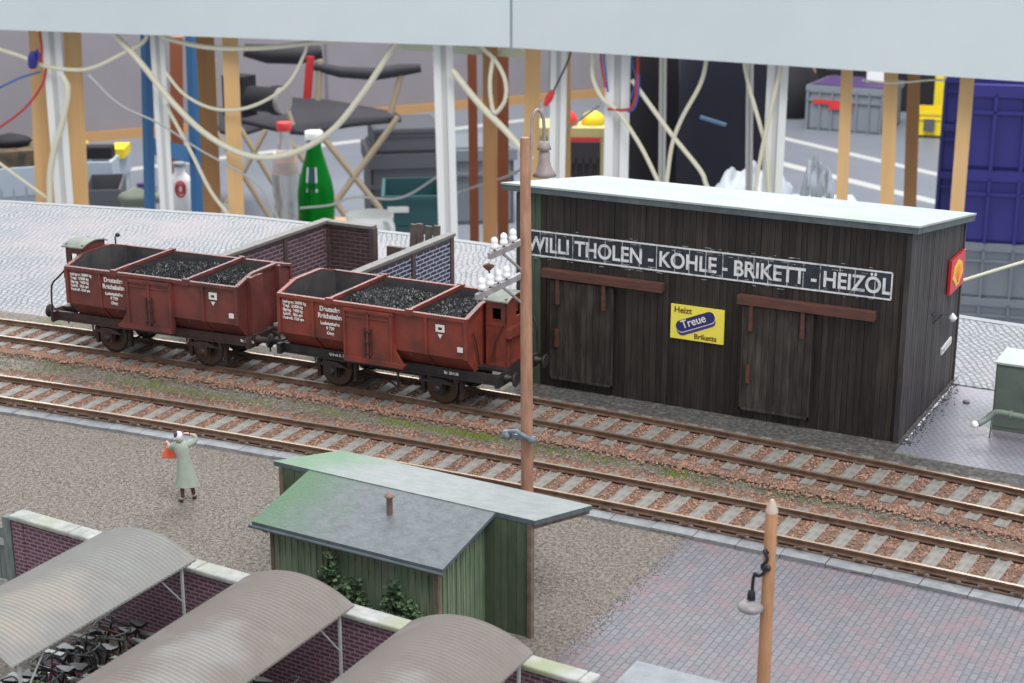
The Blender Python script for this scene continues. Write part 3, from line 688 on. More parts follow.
# painted sign
mb = MB(); sx0, sx1, sz0, sz1 = -20.25, -10.05, 3.74, 4.42; yy = SY0 - .035
mb.box(L3(sx0, yy, sz0), L3(sx1, yy + .02, sz1), 'sign_band')
sb = mb.build('sign_band', t); mb = MB(); yl = yy - .006
for z in (sz0, sz1): mb.box(L3(sx0, yl, z - .022), L3(sx1, yl + .01, z + .022), 'old_white_paint')
for x in (sx0, sx1): mb.box(L3(x - .02, yl, sz0), L3(x + .02, yl + .01, sz1), 'old_white_paint')
x = sx0 + .5
while x < sx1 - .2:
    mb.box(L3(x - .012, yl + .002, sz0 + .02), L3(x + .012, yl + .01, sz1 - .02), 'faint_paint'); x += rn.uniform(.36, .52)
for k in range(110):
    x = rn.uniform(sx0, sx1 - .3); w = rn.uniform(.02, .2); z = rn.choice((sz0 - .07, sz0 + .06, sz1 + .06, sz1 - .07)) + rn.uniform(-.03, .03); mb.box(L3(x, yl + .003, z), L3(x + w, yl + .01, z + .012), 'faint_paint')
mb.build('sign_border', sb)
text_obj('WILLI THOLEN - KOHLE - BRIKETT - HEIZÖL', .575, 'old_white_paint', sb, face_y(-20.14 - SX0, yl - .004 - SY0, 3.87), 'lettering', .887, .012, .004, label='white painted lettering')
# lamp and bracket on the side wall
mb = MB(); mb.tube([L3(SX1 + .03, 41.75, 2.75), L3(SX1 + .15, 42.4, 2.62), L3(SX1 + .25, 43.0, 2.48)], .022, 'dark_iron', 6); mb.tube([L3(SX1 + .03, 42.0, 2.45), L3(SX1 + .15, 42.5, 2.6)], .018, 'dark_iron', 6)
lb = mb.build('lamp_bracket', t); mb = MB(); mb.lathe([(.03, .1), (.06, .06), (.13, -.02), (.1, -.08), (.05, -.13), (0, -.14)], L3(SX1 + .27, 43.1, 2.38), 'glass_bulb', 12); mb.build('lamp', lb)
mb = MB(); X = Matrix.Translation(L3(SX1 + .03, 43.7, 1.38)) @ Matrix.Rotation(R(4), 4, 'X'); mb.box((-.02, -.55, -.09), (.03, .5, .09), 'old_white_paint', X); mb.box((.03, -.5, -.02), (.035, .45, .02), 'faint_paint', X); mb.build('nameplate', t)

# yellow enamel sign
s = thing('advertising_sign', 'yellow enamel sign with a blue briquette on the dark shed front', 'sign', (-15.1, SY0 - .06, 1.97))
mb = MB(); mb.box((-.75, -.02, 0), (.74, .03, .93), 'enamel_yellow'); mb.build('sign_board', s)
def pill(cx, cz, a, l, r, m, y0, y1, par, nm):
    pts = []
    for k in range(13): q = PI / 2 + PI * k / 12; pts.append((-l + r * math.cos(q), r * math.sin(q)))
    for k in range(13): q = -PI / 2 + PI * k / 12; pts.append((l + r * math.cos(q), r * math.sin(q)))
    ca, sa = math.cos(a), math.sin(a); mb = MB(); mb.prism([(cx + x * ca - z * sa, cz + x * sa + z * ca) for x, z in pts], y0, y1, m, 'y'); return mb.build(nm, par)
pill(-.03, .42, R(23), .42, .155, 'enamel_blue_side', -.026, -.02, s, 'briquette_side')
pill(-.05, .51, R(23), .42, .168, 'enamel_white', -.030, -.024, s, 'briquette_outline')
bq = pill(-.05, .525, R(23), .42, .157, 'enamel_blue', -.036, -.026, s, 'briquette_top')
X = Matrix.Translation((-.4, -.042, .295)) @ Matrix.Rotation(R(90), 4, 'X') @ Matrix.Rotation(R(23), 4, 'Z'); text_obj('Treue', .31, 'enamel_white', s, X, 'lettering', .95, .003, .003, label='white word Treue')
text_obj('Heizt', .23, 'enamel_brown', s, face_y(-.66, -.024, .72), 'lettering', 1, .004, .003, label='brown word Heizt')
text_obj('Briketts', .2, 'enamel_brown', s, face_y(-.08, -.024, .06), 'lettering', 1, .004, .003, label='brown word Briketts')
# red shell sign on the side wall
s = thing('advertising_sign', 'red enamel sign with a yellow shell on the shed side wall', 'sign', (SX1 + .05, 44.05, 2.9), R(90))
mb = MB(); mb.box((-.78, -.06, 0), (.78, .02, .96), 'enamel_red'); mb.build('sign_board', s)
pts = [(-.2, .12), (.2, .12), (.24, .2)] + [(.55 * math.cos(R(a)) * (1 + .04 * math.cos(R(a * 8))), .36 + .46 * math.sin(R(a)) * (1 + .04 * math.cos(R(a * 8)))) for a in range(0, 181, 8)] + [(-.24, .2)]
mb = MB(); mb.prism(pts, -.075, -.06, 'shell_yellow', 'y'); sh = mb.build('shell_emblem', s)
mb = MB()
for a in range(30, 160, 20): mb.bar((0, -.078, .2), (.44 * math.cos(R(a)), -.078, .36 + .34 * math.sin(R(a))), .022, .008, 'shell_orange', up=(0, 1, 0))
mb.build('shell_rib', sh)
# glue glints and coal dust at the foot of the side wall
mb = MB()
for k in range(150):
    u = rn.random() ** .8; mb.lathe([(rn.uniform(.015, .04), 0), (.012, .015), (0, .018)], (SX1 + .06 + rn.uniform(0, .08), SY0 + .4 + u * 4.9, .0), 'glue', 6, Matrix.Identity(4))
tag(mb.build('glue_spots'), 'shiny white glue spots along the foot of the shed side wall', 'glue', kind='stuff')
mb = MB(); stones(mb, 420, lambda: (SX1 + abs(rn.gauss(0, .16)) + .06, rn.uniform(SY0, SY1 + .4), .01), .015, .035, 'ash_crumb', .6, rn)
tag(mb.build('coal_crumbs'), 'coal crumbs on the paving beside the shed side wall', 'coal', kind='stuff')

# ------------------------------------------------------------------ coal bunker walls
def bunker(name, label, segs):
    t = thing(name, label, 'wall', (segs[0][0][0], segs[0][0][1], 0)); ox, oy = segs[0][0]
    for (x0, y0), (x1, y1), m, h in segs:
        mb = MB()
        if abs(x1 - x0) < .01:
            mb.box((x0 - ox - .08, y0 - oy, 0), (x0 - ox + .08, y1 - oy, h - .1), m); mb.build('brick_panel', t)
            pm = MB(); cp = MB(); cp.box((x0 - ox - .17, min(y0, y1) - oy - .15, h - .1), (x0 - ox + .17, max(y0, y1) - oy + .15, h), 'bunker_cap')
            n = max(2, round(abs(y1 - y0) / 2.4)); a = min(y0, y1); b = max(y0, y1)
            for k in range(n + 1): q = a + (b - a) * k / n - oy; pm.box((x0 - ox - .13, q - .1, 0), (x0 - ox + .13, q + .1, h - .1), 'bunker_frame')
            pm.box((x0 - ox - .11, a - oy, h - .22), (x0 - ox + .11, b - oy, h - .1), 'bunker_frame')
        else:
            mb.box((x0 - ox, y0 - oy - .08, 0), (x1 - ox, y0 - oy + .08, h - .1), m); mb.build('brick_panel', t)
            pm = MB(); cp = MB(); cp.box((min(x0, x1) - ox - .1, y0 - oy - .17, h - .1), (max(x0, x1) - ox + .05, y0 - oy + .17, h), 'bunker_cap')
            for q in (x0, x1): pm.box((q - ox - .1, y0 - oy - .13, 0), (q - ox + .1, y0 - oy + .13, h - .1), 'bunker_frame')
            pm.box((min(x0, x1) - ox, y0 - oy - .11, h - .22), (max(x0, x1) - ox, y0 - oy + .11, h - .1), 'bunker_frame')
        pm.build('frame', t); cp.build('coping', t)
    return t
bunker('bunker_wall', 'brown brick bunker wall with a corner, behind the farther coal wagon', [((-31.9, 38.9), (-31.9, 46.6), 'bunker_brick_y', 2.0), ((-31.8, 46.6), (-29.95, 46.6), 'bunker_brick', 1.98)])
bunker('bunker_wall', 'dark blue brick bunker wall with grey coping behind the nearer coal wagon', [((-27.0, 39.2), (-27.0, 46.7), 'bunker_brick_blue', 2.0)])
mb = MB(); mb.box((-29.8, 47.2, 0), (-27.4, 47.35, 1.15), 'old_plank'); tag(mb.build('low_wall'), 'low brown plank wall between the two bunker walls', 'wall')
for k, (px, w) in enumerate(((414, .1), (424, -.05), (433, .04), (439, .08))):
    mb = MB(); x = -31.15 + .33 * k; mb.box((-.13, -.06, 0), (.12, .06, .98 + .05 * (k % 2)), 'old_plank'); o = mb.build('wooden_plank', loc=(x, 51.2, 0), rot=0)
    o.rotation_euler = (0, w * .6, 0)
    tag(o, 'upright dark plank of the short plank row behind the blue bunker wall', 'plank', 'upright planks behind the bunker')
mb = MB(); rn = random.Random(8)
vs = []; 
def heap(cx, cy, w, d, h, label, n):
    mb = MB(); N_ = 14
    hz = lambda x, y: max(0, h * (1 - ((x - cx) / w) ** 2 - ((y - cy) / d) ** 2)) + .05 * noise.noise(Vector((x * 2, y * 2, 0)))
    vs = [(cx - w + 2 * w * i / N_, cy - d + 2 * d * j / N_, hz(cx - w + 2 * w * i / N_, cy - d + 2 * d * j / N_)) for i in range(N_ + 1) for j in range(N_ + 1)]
    mb.add(vs, [(i * (N_ + 1) + j, (i + 1) * (N_ + 1) + j, (i + 1) * (N_ + 1) + j + 1, i * (N_ + 1) + j + 1) for i in range(N_) for j in range(N_)], 'coal_bed')
    def pl():
        x, y = cx + rn.uniform(-w, w), cy + rn.uniform(-d, d); z = hz(x, y)
        return (x, y, z + .02) if z > .03 else None
    stones(mb, n, pl, .04, .09, 'coal_lump', .9, rn); tag(mb.build('coal_heap'), label, 'coal', kind='stuff')
heap(-24.6, 41.6, 2.0, 2.0, 1.25, 'black coal heap on the ground between the blue bunker wall and the shed', 2600)
heap(-29.3, 42.5, 2.0, 3.2, .9, 'black coal heap inside the open bunker', 1500)
mb = MB()
mb.tube([(-34.6, 38.9, 0), (-34.6, 38.9, 2.7)], .025, 'dark_iron', 6); mb.lathe([(0, -.08), (.08, -.03), (.08, .03), (0, .08)], (-34.5, 38.9, 2.75), 'dark_iron', 10)
tag(mb.build('signal_lamp'), 'thin black post with a small round lamp behind the farther wagon', 'lamp')

# ------------------------------------------------------------------ telegraph pole
PX, PY = -15.17, 29.5
t = thing('telegraph_pole', 'tall brown wooden telegraph pole behind the green hut with white insulators', 'pole', (PX, PY, 0)); t.rotation_euler = (.0037, -.0075, 0)
mb = MB(); mb.tube([(0, 0, 0), (0, 0, 3), (0, 0, 6), (0, 0, 8.78), (0, 0, 8.84)], [.135, .13, .12, .105, .09], 'pole_wood', 12); mb.build('pole', t)
for z, n, y1 in ((5.95, 4, -1.95), (6.66, 3, -1.4)):
    mb = MB(); mb.box((-.14, y1, z - .06), (-.05, .25, z + .07), 'arm_grey'); mb.bar((-.1, -.85, z - .05), (-.05, -.02, z - .62), .05, .05, 'arm_grey')
    ca = mb.build('crossarm', t, bevel=.01)
    for k in range(n):
        yy = y1 + .23 + k * (.35 if n == 4 else .4); mb = MB()
        mb.tube([(-.1, yy, z + .05), (-.1, yy, z + .16)], .02, 'dark_iron', 6)
        mb.lathe([(.03, .1), (.082, .11), (.088, .17), (.07, .21), (.065, .23), (.076, .26), (.064, .32), (.025, .35), (0, .355)], (-.1, yy, z), 'porcelain', 14); mb.build('insulator', ca)
mb = MB(); mb.lathe([(.03, .1), (.1, .16), (.13, .2), (.05, .24), (0, .26)], (-.25, -1.15, 6.2), 'rust_iron', 10); mb.tube([(-.25, -1.15, 6.3), (-.12, -1.15, 6.0)], .015, 'dark_iron', 6); mb.build('rusty_cap', t)
mb = MB()
mb.box((-.42, -.15, 2.36), (.24, -.05, 2.46), 'switch_blue'); mb.lathe([(0, -.1), (.1, -.08), (.12, .02), (.08, .09), (0, .1)], (-.42, -.14, 2.42), 'switch_blue', 12); mb.tube([(-.35, -.16, 2.5), (-.15, -.2, 2.56), (.05, -.2, 2.48), (.2, -.16, 2.42)], .05, 'switch_blue', 8)
mb.lathe([(0, -.08), (.09, -.05), (.1, .04), (0, .09)], (.2, -.14, 2.4), 'switch_blue', 12); mb.build('wire_clamp', t)
mb = MB(); cu = smooth_path([(.1, .02, 8.1), (.1, .08, 8.7), (.09, .12, 9.1), (.11, .2, 9.32), (.16, .3, 9.36), (.22, .38, 9.2), (.23, .4, 8.9), (.23, .4, 8.7)], 5)
mb.tube(cu, .035, 'lamp_grey', 8); gb = mb.build('lamp_bracket', t)
mb = MB(); mb.lathe([(.03, .72), (.1, .7), (.13, .62), (.15, .55), (.09, .53), (.1, .5), (.12, .47), (.12, .3), (.15, .2), (.2, .09), (.25, 0), (.23, 0)], (.23, .4, 8.0), 'lamp_grey', 20); mb.build('lamp_shade', gb)

# ------------------------------------------------------------------ street lamp in the foreground
t = thing('street_lamp', 'thick pale wooden lamp post with a small shaded lamp on the paving', 'street lamp', (-7.38, 22.5, 0))
mb = MB(); mb.tube([(0, 0, 0), (0, 0, 2.5), (0, 0, 4.82), (0, 0, 4.98)], [.115, .105, .095, .03], 'lamp_pole_wood', 12)
mb.tube([(0, 0, 4.78), (0, 0, 4.83), (0, 0, 4.99)], [.098, .096, .028], 'pole_tip', 12); mb.build('pole', t)
mb = MB(); pts = smooth_path([(.0, -.09, 4.0), (-.04, -.15, 4.06), (.02, -.16, 3.92), (-.06, -.16, 3.8), (-.02, -.16, 3.7), (-.12, -.16, 3.62), (-.16, -.16, 3.66), (-.19, -.16, 3.55), (-.2, -.16, 3.35), (-.21, -.16, 3.22)], 4)
mb.tube(pts, .028, 'dark_iron', 8); mb.lathe([(0, -.05), (.05, -.03), (.05, .03), (0, .05)], (.02, -.12, 3.76), 'dark_iron', 8); mb.build('lamp_bracket', t)
mb = MB(); mb.lathe([(.03, .3), (.045, .28), (.06, .12), (.1, .1), (.19, .06), (.205, .03), (.2, -.02), (.15, -.05), (.08, -.06)], (-.21, -.16, 3.06), 'arm_grey', 20); mb.lathe([(.035, .3), (.055, .27), (.07, .14), (.05, .12)], (-.21, -.16, 3.07), 'dark_iron', 12); sh = mb.build('lamp_shade', t)
mb = MB(); mb.lathe([(.05, 0), (.07, -.05), (.05, -.11), (0, -.13)], (-.21, -.16, 3.02), 'glass_bulb', 12); mb.build('bulb', sh)

for ch in t.children:
    if not ch.name.startswith('pole'): ch.location.z += .14

# ------------------------------------------------------------------ green hut
RZ = R(-2.5)
t = thing('platform_hut', 'green boarded platform hut with grey and mossy felt roof', 'hut', (-16, 25.55, 0), RZ)
I3 = lambda x, y, z: (x, y, z); rn = random.Random(6)
zf = lambda y: 2.40 + y * .235          # front roof rises to the ridge at y=0
hx0, hx1 = -1.85, 1.95
plank_wall('front_wall', hx0, hx1, 0, zf(-1.62) - .06, -1.62, 'y', 'hut_green', w=.15, parent=t, loc=I3)
plank_wall('side_wall', -1.62, 0, 0, lambda y: zf(y) - .05, hx1, 'x', 'hut_green', w=.15, parent=t, loc=I3)
plank_wall('side_wall', -1.62, 0, 0, lambda y: zf(y) - .05, hx0 + .05, 'x', 'hut_green', w=.15, parent=t, loc=I3)
plank_wall('shelter_wall', -2.85, 3.0, 0, 2.34, 0, 'y', 'hut_green_shaded', w=.17, parent=t, loc=I3)
mb = MB()
for u in [hx0 + .15 * k for k in range(26)]: mb.box((u - .014, -1.655, 0), (u + .014, -1.62, zf(-1.62) - .06), 'hut_green')
for v in [-1.62 + .16 * k for k in range(11)]: mb.box((hx1, v - .014, 0), (hx1 + .035, v + .014, zf(v) - .06), 'hut_green')
mb.build('batten', t)
for (a, b) in ((hx0, -1.62), (hx1, -1.62)): mb = MB(); mb.box((a - .04, b - .04, 0), (a + .04, b + .04, zf(b) - .06), 'timber_edge'); mb.build('corner_post', t)
for xx in (2.95, -2.9): mb = MB(); mb.box((xx, -.05, 0), (xx + .08, .08, 2.34), 'timber_edge'); mb.build('corner_post', t)
def slab(mb, pts, th, mt, me):
    n = len(pts); vs = [Vector(p) for p in pts] + [Vector(p) - Vector((0, 0, th)) for p in pts]
    mb.add(vs, [tuple(range(n))], mt); mb.add(vs, [tuple(range(n, 2 * n))[::-1]] + [(i, n + i, n + (i + 1) % n, (i + 1) % n) for i in range(n)], me)
rx0, rx1 = -2.14, 2.24
mb = MB(); ye = -1.88; ze = zf(ye)
slab(mb, [(rx0, ye, ze + .04), (rx1, ye, ze + .04), (rx1, 0, 2.44), (rx0, 0, 2.44)], .07, 'hut_roof_front', 'roof_edge'); fr = mb.build('front_roof', t)
mb = MB(); mb.box((rx0, ye + .01, ze - .1), (rx1, ye + .05, ze - .03), 'timber_edge'); mb.tube([(rx0 - .05, ye - .03, ze - .05), (rx1 + .02, ye - .03, ze - .05)], .035, 'roof_edge', 8)
for xx in (hx0 + .02, 0, hx1 - .05): mb.box((xx - .05, ye + .0, ze - .13), (xx + .05, ye + .3, ze - .05), 'timber_edge')
mb.build('gutter', t)
mb = MB(); slab(mb, [(-3.05, -.02, 2.45), (3.1, -.02, 2.45), (3.1, 2.3, 1.93), (-3.05, 2.3, 1.93)], .1, 'hut_roof_rear', 'roof_edge'); mb.build('rear_roof', t)
mb = MB()
for xx in (-2.9, -1.5, 0, 1.5, 2.95): mb = MB(); mb.bar((xx, .1, 2.26), (xx, 2.4, 1.74), .09, .1, 'timber_edge'); mb.build('rafter', t)
mb = MB(); mb.lathe([(.06, -.1), (.06, .36), (.1, .37), (.09, .4), (.02, .48), (0, .48)], (.32, -.75, 2.25), 'flue', 12); mb.build('flue', t)
# climbing plant on the hut
def plant(name, label, cx, cy, w, h, n, seed):
    rn = random.Random(seed); t = thing(name, label, 'plant', (cx, cy, 0), RZ); lf = MB(); st = MB()
    for k in range(9):
        x = rn.uniform(-w, w); p = [(x * .4, 0, 0)]; z = 0
        while z < h * rn.uniform(.6, 1) * (1 - .6 * abs(x / w)): z += .22; p.append((p[-1][0] + rn.uniform(-.06, .12) * (1 if x > 0 else -1), rn.uniform(-.08, .02), z))
        if len(p) > 1: st.tube(p, .014, 'stem', 5)
    for _ in range(n):
        x = rn.uniform(-w, w); zmax = h * (1 - .55 * abs(x / w) ** 1.3) * (.75 + .35 * noise.noise(Vector((x * 3 + seed, 0, 0)))); z = zmax * rn.random() ** .6 + .02; y = rn.gauss(-.1, .07)
        a = rn.uniform(0, 2 * PI); b = rn.uniform(.2, 1.1); s_ = rn.uniform(.03, .065)
        X = Matrix.Translation((x, min(y, -.0), z)) @ Matrix.Rotation(a, 4, 'Z') @ Matrix.Rotation(b, 4, 'X')
        lf.add([(-s_, 0, 0), (-s_ * .3, -s_ * .8, .006), (s_, -s_ * .2, 0), (s_ * 1.2, s_ * .2, -.005), (0, s_ * .8, .01)], [(0, 1, 2, 3, 4)], 'leaf', X)
    st.build('stem', t); lf.build('leaves', t)
c, s_ = math.cos(RZ), math.sin(RZ)
hl = lambda x, y: (-16 + x * c - y * s_, 25.55 + x * s_ + y * c)
plant('climbing_plant', 'leafy green climber on the hut front wall nearer the middle roof', *hl(-.2, -1.72), .8, 2.1, 1100, 4)
plant('climbing_plant', 'leafy green climber at the hut front wall close to its lit corner', *hl(1.25, -1.72), .75, 1.75, 1100, 12)

# ------------------------------------------------------------------ bicycle yard: brick wall, barrel roofs, bikes
WA = math.atan((21.35 - 22.2) / (22.8 - 9.3)) * 1.0
WP = lambda x: 22.15 + (x + 22.7) * (21.28 - 22.15) / (22.7 - 9.9)
mb = MB(); x0, x1 = -22.75, -9.8; h = 1.9
t = thing('brick_wall', 'long low red brick wall with pale coping behind the curved bike shelters', 'wall', (x0, WP(x0), 0), WA)
Lw = (x1 - x0) / math.cos(WA)
mb.box((0, -.12, 0), (Lw, .12, h - .1), 'front_brick'); mb.box((0, -.14, 0), (.3, .14, h - .1), 'front_brick'); mb.build('brickwork', t)
mb = MB(); q = 0
while q < Lw: e = min(q + 1.6, Lw + .05); mb.box((q - .03 if q == 0 else q, -.2, h - .1), (e - .01, .2, h), 'coping'); q = e
mb.build('coping', t, bevel=.03)
# wooden gate at the far end
t = thing('wooden_gate', 'weathered grey wooden gate beside the end of the brick wall', 'gate', (-22.95, WP(-22.9), 0), WA + R(8))
mb = MB()
for k in range(7): mb.box((-.3 - k * .24, -.03, .1), (-.1 - k * .24, .03, 1.5 + .04 * (k % 2)), 'gate_wood')
mb.build('board', t); mb = MB(); mb.box((-1.9, -.09, 1.15), (-.05, -.03, 1.28), 'coping'); mb.box((-1.9, -.09, .25), (-.05, -.03, .38), 'coping'); mb.build('rail', t)
mb = MB(); mb.box((-.12, -.1, 0), (.08, .1, 1.78), 'gate_wood'); mb.build('post', t)
# bicycle
def bicycle():
    t = thing('bicycle', 'x', 'bicycle', (0, 0, 0))
    for wx in (-.52, .52):
        mb = MB(); n = 24
        pts = [(wx + .33 * math.cos(2 * PI * k / n), 0, .35 + .33 * math.sin(2 * PI * k / n)) for k in range(n + 1)]
        mb.tube(pts, .02, 'rubber', 6, False)
        for k in range(10): a = PI * k / 5; mb.bar((wx, 0, .35), (wx + .32 * math.cos(a), 0, .35 + .32 * math.sin(a)), .008, .008, 'chrome')
        mb.tube([(wx, -.05, .35), (wx, .05, .35)], .025, 'chrome', 6)
        mb.build('wheel', t)
    mb = MB(); bb = (-.08, 0, .3); st = (-.22, 0, .82); hd = (.34, 0, .88); hl_ = (.38, 0, .72)
    for a, b in ((bb, st), (bb, hl_), (st, hd), (st, (-.52, .04, .35)), (st, (-.52, -.04, .35)), (bb, (-.52, 0, .35)), (hl_, (.52, .04, .35)), (hl_, (.52, -.04, .35)), (hd, hl_)): mb.tube([a, b], .022, 'bike_black', 6)
    for k in range(10):
        for wx in (-.52, .52):
            a0, a1 = R(20 + 14 * k), R(34 + 14 * k); mb.bar((wx + .38 * math.cos(a0), 0, .35 + .38 * math.sin(a0)), (wx + .38 * math.cos(a1), 0, .35 + .38 * math.sin(a1)), .012, .05, 'bike_grey', up=(0, 1, 0))
    fr = mb.build('frame', t)
    mb = MB(); mb.tube(smooth_path([(.14, -.24, .98), (.28, -.25, 1.02), (.34, -.1, 1.02), (.34, .1, 1.02), (.28, .25, 1.02), (.14, .24, .98)], 4), .016, 'bar_grey', 6); mb.tube([hd, (.34, 0, 1.02)], .02, 'chrome', 6); mb.build('handlebar', t)
    mb = MB(); mb.prism([(-.4, -.09), (-.32, -.11), (-.1, -.03), (-.06, 0), (-.1, .03), (-.32, .11), (-.4, .09)], .9, .96, 'bike_black'); mb.tube([st, (-.24, 0, .9)], .02, 'chrome', 6); mb.build('saddle', t)
    mb = MB(); mb.box((-.34, -.06, .76), (-.82, .06, .79), 'bike_grey'); mb.build('luggage_rack', t)
    mb = MB(); mb.lathe([(.0, -.02), (.1, -.02), (.1, .02), (0, .02)], (-.08, .05, .3), 'bike_rust', 12, axis='y'); mb.tube([(-.08, .08, .3), (.06, .14, .22)], .014, 'chrome', 5); mb.tube([(-.08, -.08, .3), (-.22, -.14, .38)], .014, 'chrome', 5); mb.build('crank', t)
    return t
bike0 = bicycle(); used = False; rn = random.Random(21)
BCOL = ['bike_black', 'bike_rust', 'bike_grey', 'bike_black', 'bike_black', 'bike_pink', 'bike_black', 'bike_yellow']
BN = {'bike_black': 'black', 'bike_rust': 'rusty red', 'bike_grey': 'grey', 'bike_pink': 'pink', 'bike_yellow': 'yellow green'}
def place_bike(x, y, rz, m, label, group):
    global used
    b = bike0 if not used else copy_tree(bike0); used = True
    b.location = (x, y, .0); b.rotation_euler = (R(rn.uniform(-7, 7)), 0, rz)
    for ch in b.children:
        if ch.name.startswith('frame') and m != 'bike_black':
            ch.data = ch.data.copy(); ch.data.materials[0] = MATS[m]
    tag(b, label, 'bicycle', group)
# three barrel roofed shelters
def shelter(xr, y1, length, label, m, walls):
    w = 2.3; xc = xr - w / 2; t = thing('bike_shelter', label, 'shelter', (xc, y1, 0), 0, 'curved corrugated bike shelter roofs')
    ze, rise = 2.2, .35; Rr = (w * w / 4 + rise * rise) / (2 * rise); am = math.asin(w / 2 / Rr)
    mb = MB(); na = 26; ny = int(length / .024); vs = []
    for j in range(ny + 1):
        y = -length * j / ny; o = .011 * math.cos(2 * PI * j / 4.0)
        for i in range(na + 1):
            a = -am + 2 * am * i / na; r = Rr + o; vs.append((r * math.sin(a), y, ze + r * math.cos(a) - (Rr - rise)))
    fs = [(j * (na + 1) + i, j * (na + 1) + i + 1, (j + 1) * (na + 1) + i + 1, (j + 1) * (na + 1) + i) for j in range(ny) for i in range(na)]
    mb.add([v for v in vs], [f[::-1] for f in fs], m, None, False)
    b = [(v[0], v[1], v[2] - .03) for v in vs]; mb.add(b, fs, m, None, False)
    e = []
    K = len(vs); 
    vv = vs + b; rim = [i for i in range(na)]
    fe = [(i, i + 1, K + i + 1, K + i) for i in rim] + [(ny * (na + 1) + i + 1, ny * (na + 1) + i, K + ny * (na + 1) + i, K + ny * (na + 1) + i + 1) for i in rim]
    mb.add(vv, fe, m); mb.build('barrel_roof', t)
    fm = MB()
    for yy in (-.3, -length + .25):
        pts = [(Rr * math.sin(a) * .985, yy, ze - .05 + Rr * math.cos(a) - (Rr - rise)) for a in [-am + 2 * am * i / 10 for i in range(11)]]
        fm.tube(pts, .03, 'post_dark', 6); fm.tube([(-w / 2 + .05, yy, ze - .03), (w / 2 - .05, yy, ze - .03)], .025, 'post_dark', 6)
    for sx in (-1, 1): fm.tube([(sx * (w / 2 - .05), -.1, ze - .04), (sx * (w / 2 - .05), -length + .1, ze - .04)], .03, 'post_dark', 6)
    fm.build('roof_frame', t)
    for sx in (-1, 1):
        for yy in (-.3, -length + .25):
            p = MB(); p.box((sx * (w / 2 - .1) - .022, yy - .022, 0), (sx * (w / 2 - .1) + .022, yy + .022, ze - .02), 'post_steel')
            s2 = 1 if yy > -1 else -1
            p.bar((sx * (w / 2 - .1), yy, ze - .75), (sx * (w / 2 - .1), yy - s2 * .6, ze - .06), .022, .022, 'post_steel'); p.build('post', t)
    rk = MB(); rk.box((-.95, -length + .4, .3), (-.9, -.4, .35), 'post_dark')
    for k in range(12): y = -.5 - k * (length - .9) / 11; rk.box((-.96, y - .015, 0), (-.88, y + .015, .5), 'post_dark')
    rk.build('bike_rack', t)
    return xc
spec = [(-17.77, 21.5, 4.6, 'grey corrugated curved roof bike shelter at the gate end of the brick wall', 'corrugated'),
        (-14.23, 21.25, 5.4, 'brownish corrugated curved roof bike shelter in the middle of the row', 'corrugated_brown'),
        (-10.77, 21.15, 5.4, 'corrugated curved roof bike shelter at the street lamp end of the row', 'corrugated_brown')]
for i, (xr, y1, ln, lab, m) in enumerate(spec): shelter(xr, y1, ln, lab, m, i)
k = 0
for i in range(13):
    y = 20.95 - i * .33
    m = BCOL[i % 8]
    place_bike(-18.95 + rn.uniform(-.1, .1), y, R(rn.choice((0, 180)) + rn.uniform(-9, 9)), m, '%s framed bicycle parked under the shelter at the gate end' % BN[m], 'bicycles under the gate end shelter')
for i in range(12):
    m = BCOL[(i * 3 + 4) % 8]
    place_bike(-17.45 + rn.uniform(-.08, .08), 20.8 - i * .34, R(rn.choice((0, 180)) + rn.uniform(-8, 8)), m, '%s framed bicycle standing in the open gap before the middle curved roof' % BN[m], 'bicycles in the gap between two curved roofs')
for i in range(6):
    place_bike(-15.2 + rn.uniform(-.1, .1), 20.2 - i * .42, R(rn.uniform(-9, 9)), 'bike_black', 'black bicycle parked under the middle curved shelter', 'bicycles under the middle shelter')
# flat concrete roof at the lower edge
t = thing('concrete_bin_store', 'small flat grey concrete bin store by the end of the brick wall', 'bin store', (-9.15, 22.35, 0), R(-1))
for p, q in (((-.85, -.55, 0), (-.75, 1.2, .92)), ((1.5, -.55, 0), (1.6, 1.2, .92)), ((-.75, 1.1, 0), (1.5, 1.2, .92))):
    mb = MB(); mb.box(p, q, 'concrete'); mb.build('side_panel', t)
mb = MB(); mb.box((-.95, -.65, .92), (1.7, 1.38, 1.02), 'concrete'); mb.build('roof_slab', t)

# ------------------------------------------------------------------ electric cabinet and pipe
t = thing('electric_cabinet', 'grey green steel cabinet on the paving beside the shed', 'cabinet', (-6.9, 42.0, 0))
mb = MB(); mb.box((-.9, -.6, 0), (.9, .75, 1.78), 'cabinet_green'); mb.build('housing', t, bevel=.02); mb = MB(); mb.box((-.94, -.64, 1.78), (.94, .8, 1.83), 'cabinet_top'); mb.build('lid', t)
mb = MB(); mb.box((-.86, -.62, .12), (-.02, -.6, 1.7), 'cabinet_green'); mb.box((.02, -.62, .12), (.86, -.62 + .02, 1.7), 'cabinet_green'); d = mb.build('door', t); mb = MB(); mb.box((-.1, -.66, .9), (-.06, -.62, 1.05), 'dark_iron'); mb.build('handle', d)
t = thing('standpipe', 'curved grey green pipe with a white nozzle in front of the cabinet', 'pipe', (-7.6, 40.7, 0))
mb = MB(); mb.tube(smooth_path([(-.35, -.25, .42), (-.2, -.1, .5), (-.05, 0, .66), (.15, 0, .72), (.5, 0, .7), (1.4, 0, .66)], 4), .085, 'pipe_green', 10); mb.lathe([(.12, -.03), (.12, .03)], (.4, 0, .7), 'pipe_green', 12, axis='x'); mb.build('pipe', t)
mb = MB(); mb.lathe([(0, -.1), (.09, -.06), (.11, .02), (.06, .09), (0, .1)], (-.42, -.3, .4), 'porcelain', 12); mb.build('nozzle', t)
